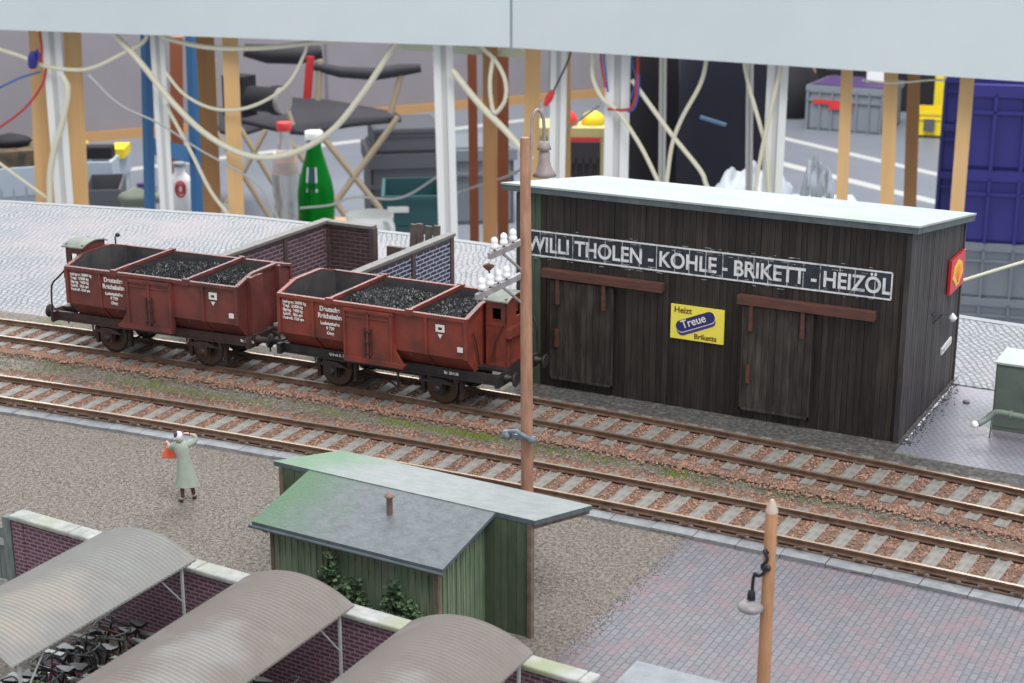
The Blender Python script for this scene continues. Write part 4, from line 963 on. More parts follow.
mb = MB(); mb.tube([(-.08, 0, 0), (-.05, 0, .62)], .025, 'pipe_green', 6); mb.tube([(1.2, 0, 0), (1.2, 0, .6)], .025, 'pipe_green', 6); mb.build('support', t)
mb = MB(); mb.lathe([(0, .08), (.09, .06), (.1, 0), (0, 0)], (0, 0, 0), 'arm_grey', 8); tag(mb.build('stone', loc=(-8.85, 43.2, 0)), 'small grey stone lying on the paving between shed and cabinet', 'stone')

# ------------------------------------------------------------------ woman on the platform
def person():
    t = thing('person', 'person in a pale green coat and headscarf, one hand raised to the head', 'person', (-23.15, 27.78, 0), HEAD - R(90))
    def skin(name, verts, edges, rad, m, sub=2, par=t):
        me = bpy.data.meshes.new(name); me.from_pydata(verts, edges, []); o = bpy.data.objects.new(name, me); COL.objects.link(o); o.parent = par
        md = o.modifiers.new('s', 'SKIN'); md.use_smooth_shade = True
        for v, r in zip(me.skin_vertices[0].data, rad): v.radius = r if isinstance(r, tuple) else (r, r)
        me.skin_vertices[0].data[0].use_root = True
        s = o.modifiers.new('u', 'SUBSURF'); s.levels = s.render_levels = sub; me.materials.append(MATS[m]); return o
    # body: pelvis root, spine, neck, head, legs, arms (x right in view, y away, z up)
    V = [(.02, 0, .86), (-.01, 0, 1.1), (-.04, 0, 1.3), (-.055, .0, 1.4), (-.065, -.01, 1.45), (-.07, -.015, 1.53), (-.07, -.015, 1.585),
         (.10, .02, .80), (.13, .08, .45), (.155, .10, .1), (.16, .18, .05),
         (-.06, -.02, .80), (-.06, -.06, .45), (-.05, -.08, .1), (-.12, -.02, .05),
         (.13, 0, 1.33), (.29, .06, 1.42), (.27, .08, 1.5), (.16, .03, 1.565),
         (-.20, 0, 1.32), (-.29, .12, 1.19), (-.37, .24, 1.27), (-.42, .28, 1.31)]
    E = [(0, 1), (1, 2), (2, 3), (3, 4), (4, 5), (5, 6), (0, 7), (7, 8), (8, 9), (9, 10), (0, 11), (11, 12), (12, 13), (13, 14), (2, 15), (15, 16), (16, 17), (17, 18), (2, 19), (19, 20), (20, 21), (21, 22)]
    Rr = [(.13, .1), (.11, .08), (.13, .08), .05, .045, .075, .06, .08, .05, .035, .03, .08, .05, .035, .03, .05, .04, .035, .03, .05, .04, .032, .028]
    skin('body', V, E, Rr, 'skin')
    # legs stockings and shoes
    skin('stockings', [V[8], (.14, .09, .3), V[9]], [(0, 1), (1, 2)], [.054, .052, .04], 'stocking', 1); skin('stockings', [V[12], (-.055, -.07, .3), V[13]], [(0, 1), (1, 2)], [.054, .052, .04], 'stocking', 1)
    for a, b in (((.155, .08, .045), (.17, .24, .035)), ((-.05, -.1, .045), (-.15, .02, .035))): skin('shoe', [a, tuple((a[i] + b[i]) / 2 for i in range(3)), b], [(0, 1), (1, 2)], [(.045, .045), (.05, .04), (.042, .03)], 'shoe', 2)
    # coat
    mb = MB(); n = 24; vs = []
    secs = [(.38, .045, .0, .262, .19), (.41, .045, .0, .258, .185), (.6, .035, .0, .205, .16), (.86, .02, 0, .175, .14), (1.0, .005, 0, .15, .12), (1.1, -.005, 0, .148, .115), (1.25, -.03, 0, .185, .125), (1.34, -.045, 0, .185, .115), (1.4, -.055, 0, .1, .085), (1.43, -.06, 0, .066, .066)]
    for z, cx_, cy_, a, b in secs:
        for k in range(n): q = 2 * PI * k / n; f = 1 + (.035 * math.sin(6 * q) if z < .7 else 0); vs.append((cx_ + a * f * math.cos(q), cy_ + b * f * math.sin(q), z))
    mb.add(vs, [(i * n + k, i * n + (k + 1) % n, (i + 1) * n + (k + 1) % n, (i + 1) * n + k) for i in range(len(secs) - 1) for k in range(n)], 'coat', None, True)
    mb.add(vs[:n], [tuple(range(n))[::-1]], 'coat'); co = mb.build('coat', t)
    mb = MB(); mb.lathe([(.07, 0), (.095, -.03), (.07, .035)], (-.06, 0, 1.42), 'coat', 16); mb.build('collar', co)
    skin('sleeve', [(.03, 0, 1.3), (.15, .01, 1.33), V[16], (.275, .08, 1.5), (.2, .045, 1.55)], [(0, 1), (1, 2), (2, 3), (3, 4)], [.08, .078, .064, .052, .045], 'coat', 2, co)
    skin('sleeve', [(-.1, 0, 1.3), (-.21, .01, 1.31), V[20], (-.35, .21, 1.25)], [(0, 1), (1, 2), (2, 3)], [.08, .078, .062, .048], 'coat', 2, co)
    # hands with fingers
    for c0, d, sd in ((Vector((.16, .03, 1.565)), Vector((-.8, -.2, .25)).normalized(), 1), (Vector((-.40, .265, 1.3)), Vector((-.55, .35, -.5)).normalized(), -1)):
        s = d.cross(Vector((0, 0, 1))).normalized(); up_ = s.cross(d)
        Vv = [c0, c0 + d * .045, c0 + d * .075]; Ee = [(0, 1), (1, 2)]; Rd = [.024, (.034, .016), (.034, .014)]
        for k in range(4):
            o_ = s * (k - 1.5) * .017; l = (.05, .062, .058, .044)[k]; b0 = len(Vv)
            Vv += [c0 + d * .085 + o_, c0 + d * (.085 + l * .5) + o_ - up_ * .006, c0 + d * (.085 + l) + o_ - up_ * .022]; Ee += [(2, b0), (b0, b0 + 1), (b0 + 1, b0 + 2)]; Rd += [.0095, .009, .008]
        b0 = len(Vv); Vv += [c0 + d * .04 + s * .035 * sd, c0 + d * .07 + s * .052 * sd]; Ee += [(1, b0), (b0, b0 + 1)]; Rd += [.011, .009]
        skin('hand', [tuple(v) for v in Vv], Ee, Rd, 'skin', 1)
    # head with face, hair and scarf
    hc = Vector((-.072, -.01, 1.525)); mb = MB()
    def ell(c, rx, ry, rz_, m, z0=-1., z1=1., n=16, mm=10, X=None):
        vs = []
        for i in range(mm + 1):
            h = z0 + (z1 - z0) * i / mm; r = math.sqrt(max(0, 1 - h * h))
            for k in range(n): a = 2 * PI * k / n; v = Vector((rx * r * math.cos(a), ry * r * math.sin(a), rz_ * h)); vs.append(c + (X @ v if X else v))
        mb.add(vs, [(i * n + k, i * n + (k + 1) % n, (i + 1) * n + (k + 1) % n, (i + 1) * n + k) for i in range(mm) for k in range(n)], m, None, True)
    ell(hc, .078, .092, .108, 'skin', n=20); F = Vector((-.55, .8, 0)).normalized(); S = Vector((F.y, -F.x, 0))
    ell(hc + F * .09 + Vector((0, 0, -.01)), .014, .016, .022, 'skin')
    for q in (-1, 1): ell(hc + F * .078 + S * q * .03 + Vector((0, 0, .012)), .011, .011, .009, 'hair'); ell(hc + S * q * .078, .012, .022, .03, 'skin')
    ell(hc + F * .082 + Vector((0, 0, -.045)), .018, .018, .006, 'bag_orange'); mb.build('head', t)
    mb = MB(); ell(hc + Vector((0, -.012, .012)), .09, .1, .108, 'scarf', -.75, 1, 20); sc = mb.build('headscarf', t)
    mb = MB(); ell(hc + Vector((-.035, -.03, .045)), .068, .08, .07, 'hair', -.6, 1, 18); mb.build('hair', t)
    t.scale = (1.05, 1.05, 1.05); return t
person()
# orange shopping bag hanging from her hand
hp = Matrix.Rotation(HEAD - R(90), 4, 'Z'); b0 = Vector((-23.15, 27.78, 0)) + hp @ Vector((-.405, .275, 0))
t = thing('shopping_bag', 'orange shopping bag held in the hand of the person in the green coat', 'bag', (b0.x, b0.y, .97), HEAD - R(90))
mb = MB(); vs = []
for z, a, b in ((0, .17, .06), (.03, .185, .07), (.16, .15, .055), (.26, .09, .03)): vs += [(-a + .04, -b, z), (a + .04, -b, z), (a + .04, b, z), (-a + .04, b, z)]
mb.add(vs, [(0, 3, 2, 1), (12, 13, 14, 15)] + [(4 * i + k, 4 * i + (k + 1) % 4, 4 * i + 4 + (k + 1) % 4, 4 * i + 4 + k) for i in range(3) for k in range(4)], 'bag_orange'); mb.build('bag_body', t, bevel=.012)
mb = MB(); 
for sy in (-.03, .03): mb.tube(smooth_path([(-.04, sy, .25), (-.04, sy * .5, .33), (-.01, 0, .37), (.04, sy * .5, .33), (.1, sy, .25)], 4), .01, 'bag_orange', 6)
mb.build('handle', t)

# ------------------------------------------------------------------ the hall behind the layout
FZ = -113.0
mb = MB(); mb.box((-1500, -200, FZ - 2), (900, 1500, FZ), 'hall_floor'); struct('floor', mb)
def ground_line(p, q, w, name='floor_line'):
    a = at(*p, FZ); b = at(*q, FZ); mb = MB(); d = (b - a).normalized(); a = a - d * 60; b = b + d * 200; mb.bar(a + Vector((0, 0, .1)), b + Vector((0, 0, .1)), w, .2, 'floor_line'); struct('trim_%d' % ground_line.n, mb); ground_line.n += 1
ground_line.n = 1
ground_line((786, 139), (934, 174), 5); ground_line((786, 165), (934, 202), 6); ground_line((111, 172), (151, 167), 6)
a = at(-120, 158, FZ); b = at(120, 138, FZ); c_ = at(600, 96, FZ); d_ = b + (c_ - b) * 2.2
a = b - (c_ - b) * .9
def wallseg(a, b, n, name):
    mb = MB(); d = (b - a); L_ = d.length; u = d.normalized(); X = Matrix.Translation(a) @ Matrix.Rotation(math.atan2(u.y, u.x), 4, 'Z')
    mb.box((0, 0, 0), (L_, 4, 230), 'hall_panel', X)
    q = 20
    while q < L_: mb.box((q, -.6, 0), (q + 1.2, 0, 230), 'panel_seam', X); q += 62
    struct(name, mb); mb = MB(); mb.box((0, -3, 0), (L_, -.2, 4), 'skirting', X); struct('baseboard_rear', mb)
wallseg(a, d_, 8, 'wall_rear')
# neighbouring module: pale side boards, underside, legs
BA, BM, BE = at(-60, 27.6, -10), at(511, 47.5, -10), at(1400, 106.6, -10)
BM2 = BM + Vector((0, 0, 0))
for a, b, lab in ((BA, BM + Vector((-.2, 0, 0)), 'long pale grey layout module board above the bottles and camping chair'), (BM + Vector((.2, 0, 0)), BE, 'long pale grey layout module board above the blue crates')):
    d = b - a; L_ = d.length; ang = math.atan2(d.y, d.x); t = thing('layout_module', lab, 'layout module', a, ang, 'pale layout module boards across the back')
    mb = MB(); mb.box((0, 0, 0), (L_, 1.2, 13), 'fascia'); mb.build('side_board', t)
    mb = MB(); mb.box((0, 1.2, 12.2), (L_, 42, 13), 'fascia_top'); mb.box((0, 40.8, 1), (L_, 42, 12.2), 'fascia'); mb.build('deck', t)
    mb = MB()
    for q in (30, 60): mb.box((q, 1.2, 4), (q + 1.4, 40.8, 12.2), 'table_yellow')
    mb.build('cross_rib', t)
def moddist(px, py):                # horizontal distance to the module's front line in that direction
    u = ray(px, py); u = Vector((u.x, u.y)).normalized(); a, b = (BA, BM) if px < 511 else (BM, BE); e = (b - a).xy
    return (a.x * e.y - a.y * e.x) / (u.x * e.y - u.y * e.x)
def edge_y(px): return 27.6 + (px + 60) * (19.9 / 571) if px < 511 else 47.5 + (px - 511) * (40.5 / 609)
# legs: (px top, py top, px low, py low, width px, kind, depth offset)
def leg(p0, p1, wpx, m, label, name='wooden_post', off=2.0, cat='post', group=None, top=None):
    # plumb board down to the hall floor, beneath the module
    dist = moddist(p0[0], p0[1]) + 4.6 + off
    A_ = on(p0[0], p0[1], dist); B_ = on(p1[0], p1[1], dist); w = wpx / FPX * dist * 1.03
    d = (B_ - A_).normalized(); A_ = A_ - d * (top if top is not None else 1.5); k = (FZ - A_.z) / d.z; F_ = A_ + d * k
    ang = math.atan2(A_.y, A_.x) - R(90); mb = MB(); X = Matrix.Rotation(ang, 4, 'Z'); l = F_ - A_; 
    def col(w0, w1, y0, y1, mm):
        vs = []
        for base in (Vector((0, 0, 0)), -l):
            vs += [base + X @ Vector((w0, y0, 0)), base + X @ Vector((w1, y0, 0)), base + X @ Vector((w1, y1, 0)), base + X @ Vector((w0, y1, 0))]
        mb.add(vs, [(3, 2, 1, 0), (4, 5, 6, 7), (0, 1, 5, 4), (1, 2, 6, 5), (2, 3, 7, 6), (3, 0, 4, 7)], mm)
    if m == 'aluminium':
        col(-w / 2, -w * .14, -w / 2, w / 2, m); col(w * .14, w / 2, -w / 2, w / 2, m); col(-w * .14, w * .14, -w * .3, w * .5, 'aluminium_groove')
    else: col(-w / 2, w / 2, -w / 2, w / 2, m)
    o = mb.build(name, loc=F_); tag(o, label, cat, group); return o
pg = 'wooden posts under the pale module'; ag = 'aluminium legs under the pale module'
leg((41, 34), (48, 200), 22, 'pine', 'pine post just behind the far left aluminium leg', off=8)
leg((51, 34), (64, 200), 17, 'aluminium', 'white aluminium leg between the two pine posts at the far left', 'aluminium_leg', group=ag)
leg((72, 34), (80, 200), 16, 'pine', 'pine post beside the far left aluminium leg, towards the blue rack', off=8)
leg((157, 40), (167, 205), 13, 'aluminium', 'thin aluminium leg beside the blue steel rack', 'aluminium_leg', group=ag)
leg((205, 40), (212, 200), 17, 'pine_dark', 'darker brown post directly behind the blue rack', off=30, top=1)
leg((230, 40), (236, 200), 15, 'pine', 'pine post standing between the blue rack and the clear bottle', off=2)
leg((443, 50), (448, 225), 19, 'aluminium', 'aluminium leg standing alone to the side of the green bottle', 'aluminium_leg', group=ag, off=1)
leg((472, 58), (473, 130), 9, 'rust_post', 'narrow rust brown post nearest the lone aluminium leg', off=60, top=1)
leg((490, 52), (490, 225), 14, 'pine_dark', 'tan post among hanging cables beside the telegraph pole', off=8)
leg((503, 60), (503, 165), 11, 'rust_post', 'rust brown post right behind the tan post with cables', off=50, top=1)
leg((533, 56), (531, 170), 15, 'pine', 'pine post rising above the telegraph pole top', off=6)
leg((559, 57), (557, 165), 16, 'aluminium', 'aluminium leg beside the gooseneck lamp over the shed roof', 'aluminium_leg', group=ag, off=3)
leg((618, 60), (616, 170), 24, 'aluminium', 'thick aluminium leg wrapped with red and blue wires', 'aluminium_leg', group=ag, off=1)
leg((567, 58), (567, 165), 7, 'pine', 'thin pine post tucked behind the leg near the gooseneck lamp', off=30, top=1)
leg((663, 62), (662, 170), 7, 'aluminium', 'thin white pole in front of the dark jackets', 'aluminium_leg', off=30, top=1)
leg((750, 66), (749, 170), 7, 'aluminium', 'thin white pole at the edge of the navy jacket', 'aluminium_leg', off=30, top=1)
leg((778, 70), (772, 185), 20, 'aluminium', 'aluminium leg between the navy jacket and the grey crate', 'aluminium_leg', group=ag, off=1)
leg((847, 75), (842, 195), 11, 'pine', 'slim pine post in front of the grey crate', off=2)
leg((891, 78), (887, 200), 13, 'pine', 'pine post at the end of the grey crate', off=2)
leg((914, 80), (910, 200), 12, 'pine_dark', 'darker pine post beside the yellow case', off=20, top=1)
leg((967, 83), (957, 210), 13, 'pine', 'pine post in front of the stacked blue crates', off=2)

# cables: pixel paths with a distance behind the layout
def cable(pts, dist, wpx, m, label, name='cable', group=None, n=6):
    hung = not isinstance(dist, tuple) and 179 < dist < 205
    if hung:                        # ends run up behind the side board
        pts = list(pts)
        if pts[0][1] < edge_y(pts[0][0]) + 9: pts = [(pts[0][0], edge_y(pts[0][0]) - 14)] + pts
        if pts[-1][1] < edge_y(pts[-1][0]) + 9: pts = pts + [(pts[-1][0], edge_y(pts[-1][0]) - 14)]
    P_ = [on(p[0], p[1], moddist(*p) + 2.6 + (dist - 180) * .06) for p in pts] if hung else [on(p[0], p[1], dist if not isinstance(dist, tuple) else dist[0] + (dist[1] - dist[0]) * i / (len(pts) - 1)) for i, p in enumerate(pts)]
    d0 = (moddist(*pts[1]) if hung else dist) if not isinstance(dist, tuple) else dist[0]; r = wpx / FPX * d0 / 2; c0 = P_[0]
    mb = MB(); mb.tube([p - c0 for p in smooth_path(P_, n)], r, m, 8); o = mb.build(name, loc=c0); return tag(o, label, 'cable', group)
D1 = 185
cable([(115, 34), (140, 62), (175, 105), (210, 137), (250, 156), (290, 154), (330, 132), (360, 97), (390, 52), (396, 40)], 182, 6, 'cable_cream', 'thick cream cable sagging in a deep loop over the clear bottle')
cable([(160, 34), (180, 42), (215, 48), (260, 48), (310, 43), (345, 38)], 183, 5, 'cable_cream', 'cream cable running flat along the underside of the board')
cable([(-5, 48), (20, 56), (45, 66), (75, 70), (95, 67), (120, 55), (145, 40)], 186, 4, 'cable_cream', 'pale cable looping past the blue clip at the far left')
cable([(62, 75), (68, 90), (63, 120), (54, 150), (50, 175), (50, 200), (50, 214)], 181, 6, 'cable_cream', 'cream cable hanging down the face of the far left leg')
cable([(88, 75), (120, 105), (160, 124), (200, 150), (240, 172), (262, 190), (280, 222)], 215, 2, 'cable_grey', 'thin grey wire running down behind the blue rack')
cable([(-5, 160), (25, 182), (50, 200)], 200, 3, 'cable_cream', 'short cream cable in front of the light crate')
cable([(165, 72), (185, 95), (215, 109), (250, 107), (285, 87), (304, 55), (306, 42)], 196, 3.5, 'cable_cream', 'thin cream cable in a shallow loop behind the deep loop')
cable([(166, 105), (190, 150), (210, 190), (228, 214)], 198, 4, 'cable_cream', 'cream cable running straight down beside the blue rack')
cable([(47, 65), (42, 85), (25, 108), (0, 127), (-8, 130)], 188, 2.5, 'cable_red', 'red cable curving from the blue clip')
cable([(40, 72), (20, 78), (-5, 90)], 189, 2, 'cable_blue', 'thin blue cable leaving the blue clip')
cable([(40, 32), (42, 50), (40, 62)], 187, 2.5, 'cable_red', 'short red wire above the blue clip')
cable([(452, 70), (480, 105), (505, 130), (524, 152), (532, 160)], 184, 7, 'cable_cream', 'thick white cable slanting towards the telegraph pole top')
cable([(482, 47), (495, 60), (505, 80), (505, 100), (495, 113), (491, 100), (490, 80), (493, 58)], 182, 4.5, 'cable_cream', 'cream cable hanging in a narrow loop near the telegraph pole')
cable([(570, 55), (560, 78), (553, 92)], 186, 2, 'cable_black', 'thin black wire leading into the red plug')
cable([(540, 115), (543, 108), (547, 100)], 186, 2, 'cable_cream', 'short pale wire below the red plug')
cable([(593, 57), (593, 78), (602, 98), (618, 112), (640, 145), (655, 175), (664, 196)], 183, 4.5, 'cable_cream', 'cream cable crossing the thick aluminium leg')
cable([(632, 80), (650, 105), (672, 135), (700, 170), (706, 184), (714, 202)], 190, 5, 'cable_cream', 'cream cable slanting down across the navy jacket')
cable([(706, 62), (700, 85), (682, 118), (672, 145), (667, 180), (665, 198)], 188, 4.5, 'cable_cream', 'cream cable curving down before the black jacket')
cable([(745, 65), (750, 90), (760, 125), (766, 150), (770, 200)], 190, 4.5, 'cable_cream', 'cream cable hanging at the edge of the navy jacket')
cable([(780, 70), (772, 105), (762, 150), (755, 190), (753, 206)], 180, 4.5, 'cable_cream', 'cream cable hanging over the aluminium leg near the plastic bag')
cable([(601, 58), (603, 75), (606, 88)], 184, 2.5, 'cable_red', 'red wire at the far side of the thick aluminium leg')
cable([(604, 58), (606, 75), (608, 92)], 184.5, 2, 'cable_blue', 'blue wire at the far side of the thick aluminium leg')
cable([(638, 60), (637, 85), (633, 105), (625, 110), (608, 109)], 181, 3, 'cable_red', 'red wire curling round the thick aluminium leg')
cable([(639, 75), (638, 95), (634, 108), (628, 112)], 182, 2.5, 'cable_blue', 'blue wire curling beside the thick aluminium leg')
cable([(632, 62), (636, 80), (630, 100)], 186, 2, 'cable_blue', 'thin blue wire behind the thick aluminium leg')
cable([(440, 175), (400, 198), (355, 197), (330, 205), (300, 208)], 230, 2.5, 'cable_grey', 'grey wire lying before the teal crate')
cable([(450, 195), (480, 185), (520, 170), (560, 135), (600, 105)], 230, 2.5, 'cable_grey', 'thin grey wire rising behind the telegraph pole')
cable([(862, 80), (890, 83), (930, 80), (945, 79)], 190, 2, 'pine_dark' if False else 'cable_cream', 'thin cable sagging between the pine posts by the yellow case')
cable([(958, 282), (990, 272), (1030, 260)], 75, 3, 'cable_cream', 'pale cord stretched behind the shed towards the frame edge')
mb = MB(); p = on(33, 60, moddist(33, 60) + 1.8); mb.lathe([(0, -1.3), (.6, -1.1), (.75, .3), (.5, 1.2), (0, 1.4)], (0, 0, 0), 'clip_blue', 10); mb.tube([(0, 0, 1), (.6, 0, 2), (1.2, 0, 1.2)], .25, 'clip_blue', 6); o = mb.build('cable_clip', loc=p); o.rotation_euler = (.3, .5, 0); tag(o, 'dark blue plastic clip on the far left cables', 'clip')
mb = MB(); dq = moddist(550, 95) + 2.9; p = on(553, 91, dq); q = on(545, 106, dq); mb.tube([(0, 0, 0), (q - p) * .5, q - p], [.35, .5, .25], 'plug_red', 10); tag(mb.build('banana_plug', loc=p), 'red banana plug hanging near the gooseneck lamp', 'plug')

# blue steel rack
t = thing('steel_rack', 'blue steel rack standing behind the thin aluminium leg', 'rack', on(172, 200, 260))
o0 = t.location.copy()
for (x0, x1) in ((146, 150), (192, 198)):
    a = on(x0, 30, 260 + (x0 - 148) * .4); b = on(x1, 212, 260 + (x0 - 148) * .4); mb = MB(); w = 13 / FPX * 260 if x0 > 150 else 10 / FPX * 260
    d = (b - a).normalized(); b = a + d * ((FZ - a.z) / d.z); mb.bar(a - o0, b - o0, w, w * .6, 'blue_steel'); mb.build('upright', t)
mb = MB(); mb.bar(on(148, 145, 260) - o0, on(194, 156, 279) - o0, .8, 2.5, 'blue_steel'); mb.build('shelf_bar', t)
leg((176, 42), (177, 120), 12, 'rust_post', 'rust brown post between the two blue uprights', off=100, top=1)

def crate(name, label, cat, px, py, dist, wpx, hpx, dpth, m, rz=0., group=None, lid=None, ribs=True, parts=None, z0=None):
    """euro crate: px,py = bottom centre of its near face; it stands at that height"""
    p = on(px, py, dist); w = wpx / FPX * dist; h = hpx / FPX * dist; t = thing(name, label, cat, p, math.atan2(p.y, p.x) - R(90) + rz, group); mb = MB(); th = h * .05
    mb.box((-w / 2, 0, 0), (w / 2, th, h), m); mb.box((-w / 2, dpth - th, 0), (w / 2, dpth, h), m); mb.box((-w / 2, 0, 0), (-w / 2 + th, dpth, h), m); mb.box((w / 2 - th, 0, 0), (w / 2, dpth, h), m); mb.box((-w / 2, 0, 0), (w / 2, dpth, th), m)
    mb.box((-w / 2 - th, -th, h * .86), (w / 2 + th, 0, h), m); mb.box((-w / 2 - th, -th, h * .66), (w / 2 + th, 0, h * .7), m); mb.box((-w / 2 - th, 0, h * .86), (-w / 2, dpth, h), m); mb.box((w / 2, 0, h * .86), (w / 2 + th, dpth, h), m)
    if ribs:
        for k in range(7): q = -w / 2 + w * k / 6; mb.box((q - th * .4, -th, 0), (q + th * .4, 0, h * .9), m)
        for k in range(5): q = dpth * k / 4; mb.box((-w / 2 - th, q - th * .4, 0), (-w / 2, q + th * .4, h * .9), m)
    mb.build('crate_body', t)
    if lid: mb = MB(); mb.box((-w / 2 + th, 0 + th, h * .9), (w / 2 - th, dpth - th, h * 1.03), lid); mb.build('lid', t)
    return t, w, h
def floor_d(px, py):
    p = at(px, py, FZ); return math.hypot(p.x, p.y)
# blue crates at the right, two on two
D = 430
def stack(pxc, dist, wpx, items, rz, grp, pre):
    base = None; z = FZ
    for i, (hh, m, lab) in enumerate(items):
        p = on(pxc, 200, dist); w = wpx / FPX * dist; t, _, _ = crate('stacking_crate', lab, 'crate', pxc, 200, dist, wpx, hh / dist * FPX, w * .66, m, rz, grp); t.location.z = z; z += hh
zt = on(1000, 84, D).z; z1 = on(1000, 170, D).z; z2 = on(1000, 243, D).z
stack(1048, D, 168, [((z2 - FZ) / 2 - .1, 'crate_grey', 'grey crate at the bottom of the nearer blue crate stack'), ((z2 - FZ) / 2, 'crate_grey', 'grey crate directly under the blue ones of the nearer stack'), (z1 - z2, 'crate_blue', 'lower dark blue crate of the nearer stack by the frame edge'), (zt - z1, 'crate_blue', 'top dark blue crate of the nearer stack by the frame edge')], R(4), None, '')
D = 520; zt = on(950, 76, D).z
stack(997, D, 112, [((zt - FZ) / 4, 'crate_blue_dark', 'bottom blue crate of the farther stack half hidden by the nearer one'), ((zt - FZ) / 4, 'crate_blue_dark', 'second blue crate from the floor in the farther stack'), ((zt - FZ) / 4, 'crate_blue_dark', 'third blue crate from the floor in the farther stack'), ((zt - FZ) / 4, 'crate_blue_dark', 'topmost blue crate of the farther stack beside the yellow case')], R(-3), None, '')
# grey crate with purple contents
dd = floor_d(845, 132)
t, w, h = crate('storage_crate', 'grey crate with red tape and purple lid standing on the hall floor', 'crate', 843, 132, dd, 74, 44, 34, 'crate_grey', R(-16), None, 'purple')
mb = MB(); mb.box((-w * .42, -1.4, h * .6), (-w * .05, -1.1, h * .7), 'bright_red'); mb.box((-w * .2, -1.5, h * .5), (w * .12, -1.2, h * .6), 'bright_red'); mb.build('red_tape', t)
p = at(872, 100, FZ); mb = MB(); mb.box((-4, -6, 0), (6, 5, 7), 'paper_white'); o = mb.build('cardboard_box', loc=t.matrix_basis @ Vector((w * .28, 20, h * 1.05))); tag(o, 'small white box lying on the purple lid of the grey crate', 'box')
dd = floor_d(932, 138); t, w, h = crate('tool_case', 'yellow tool case on the hall floor beside the blue crates', 'case', 931, 136, dd, 26, 24, 18, 'bright_yellow', 0, None, None, False)
mb = MB(); mb.box((-w * .3, -1.8, h * .2), (w * .1, -1.0, h * .7), 'crate_dark'); mb.build('latch_plate', t)
o = MB().box((-2.5, 0, 0), (2.5, 6, 26), 'bright_yellow').build('yellow_bag', loc=on(939, 104, dd + 40)); o.location.z = FZ; o.scale = (1, 1, (on(936, 76, dd + 40).z - FZ) / 26); tag(o, 'tall yellow bag standing behind the yellow tool case', 'bag')
o = MB().box((-40, 0, 0), (40, 30, 20), 'bag_black').build('dark_box', loc=on(905, 136, floor_d(905, 118) + 20)); o.location.z = FZ; o.rotation_euler.z = R(28); tag(o, 'low black box behind the pine posts near the yellow case', 'box')
for px, py, wpx, hpx, m, lab in ((788, 115, 60, 60, 'bag_black', 'dark brown bag slumped on the floor behind the aluminium leg'),):
    dd = floor_d(px, py); w = wpx / FPX * dd; h = hpx / FPX * dd; mb = MB(); mb.lathe([(w * .45, 0), (w * .55, h * .25), (w * .48, h * .6), (w * .3, h * .85), (w * .08, h)], (0, 0, 0), m, 14); o = mb.build('duffel_bag', loc=at(px, py, FZ)); tag(o, lab, 'bag')
o = MB().box((-15, 0, 0), (15, 12, 9), 'pine_dark').build('wooden_box', loc=at(815, 92, FZ)); tag(o, 'wooden box on the floor behind the grey crate', 'box')
# left: light crates
dd = 420
t, w, h = crate('storage_crate', 'light grey crate at the far left holding model parts', 'crate', 15, 206, dd, 70, 34, 30, 'crate_light', R(5)); t.location.z = FZ; k = on(15, 168, dd).z - FZ
for ch in t.children: ch.scale.z = k / h
mb = MB(); mb.box((-9, 6, k - 2), (8, 22, k + 3), 'pebble_mix'); mb.build('contents', t)
t2, w2, h2_ = crate('storage_crate', 'light blue grey crate with yellow tools between the pine post and thin leg', 'crate', 92, 200, 430, 40, 40, 26, 'crate_light', R(-12)); t2.location.z = FZ; k = on(92, 162, 430).z - FZ
for ch in t2.children: ch.scale.z = k / h2_
mb = MB(); mb.box((-9, 8, k - 1), (-4, 20, k + 2), 'bright_yellow'); mb.box((3, 10, k - 1), (7, 20, k + 1.5), 'bright_yellow'); mb.box((-4, 12, k - 1), (2, 20, k + 1), 'pebble_mix'); mb.box((-4, 4, k), (5, 9, k + 3), 'bag_black'); mb.build('tools', t2)
t3, w3, h3 = crate('storage_crate', 'dark grey crate behind the far left pine posts', 'crate', 103, 208, 400, 34, 20, 20, 'crate_dark', R(-5)); t3.location.z = FZ; k = on(103, 190, 400).z - FZ
for ch in t3.children: ch.scale.z = k / h3
def soft(name, label, cat, px0, px1, pyb, pyt, dist, m, seed, depth=.5, stand=True, top=None, hang=False):
    """soft lumpy body standing on the hall floor"""
    a, b = on(px0, pyb, dist), on(px1, pyb, dist); w = (b - a).length; z0 = FZ if stand else a.z; zt = on(px0, pyt, dist).z; h = zt - z0; c0 = (a + b) / 2; mb = MB(); n = 20; mm = 12; vs = []
    ang = math.atan2(c0.y, c0.x) - R(90)
    for i in range(mm + 1):
        v = i / mm; r0 = (1 - max(0, (v - .55) / .45) ** 2.2 * .75) * (.86 + .14 * math.sin(v * 7 + seed)) if i < mm else .12
        if hang: r0 = (.82 + .18 * min(1, v * 1.4)) if v < .93 else (.7 if i < mm else .2)
        for k in range(n): q = 2 * PI * k / n; r = r0 * (1 + (.13 * math.sin(9 * q + 4 * v + seed) * (1 - .4 * v) if hang else 0)) * (1 + .14 * noise.noise(Vector((math.cos(q) * 1.4 + seed, math.sin(q) * 1.4, v * 2.4)))); vs.append((r * math.cos(q) * w / 2, r * math.sin(q) * w / 2 * depth, v * h))
    mb.add(vs, [(i * n + k, i * n + (k + 1) % n, (i + 1) * n + (k + 1) % n, (i + 1) * n + k) for i in range(mm) for k in range(n)] + [tuple(range(mm * n, mm * n + n))], m, None, True)
    o = mb.build(name, loc=(c0.x, c0.y, z0), rot=ang); tag(o, label, cat); return o
o = soft('black_bag', 'black bag lying on the light crate at the far left', 'bag', -10, 34, 155, 134, 434, 'bag_black', 3, .6, False)
soft('rag_bundle', 'grey green bundle of rags beside the thin aluminium leg', 'bag', 118, 166, 207, 187, 372, 'rag_green', 5, .5, False); 
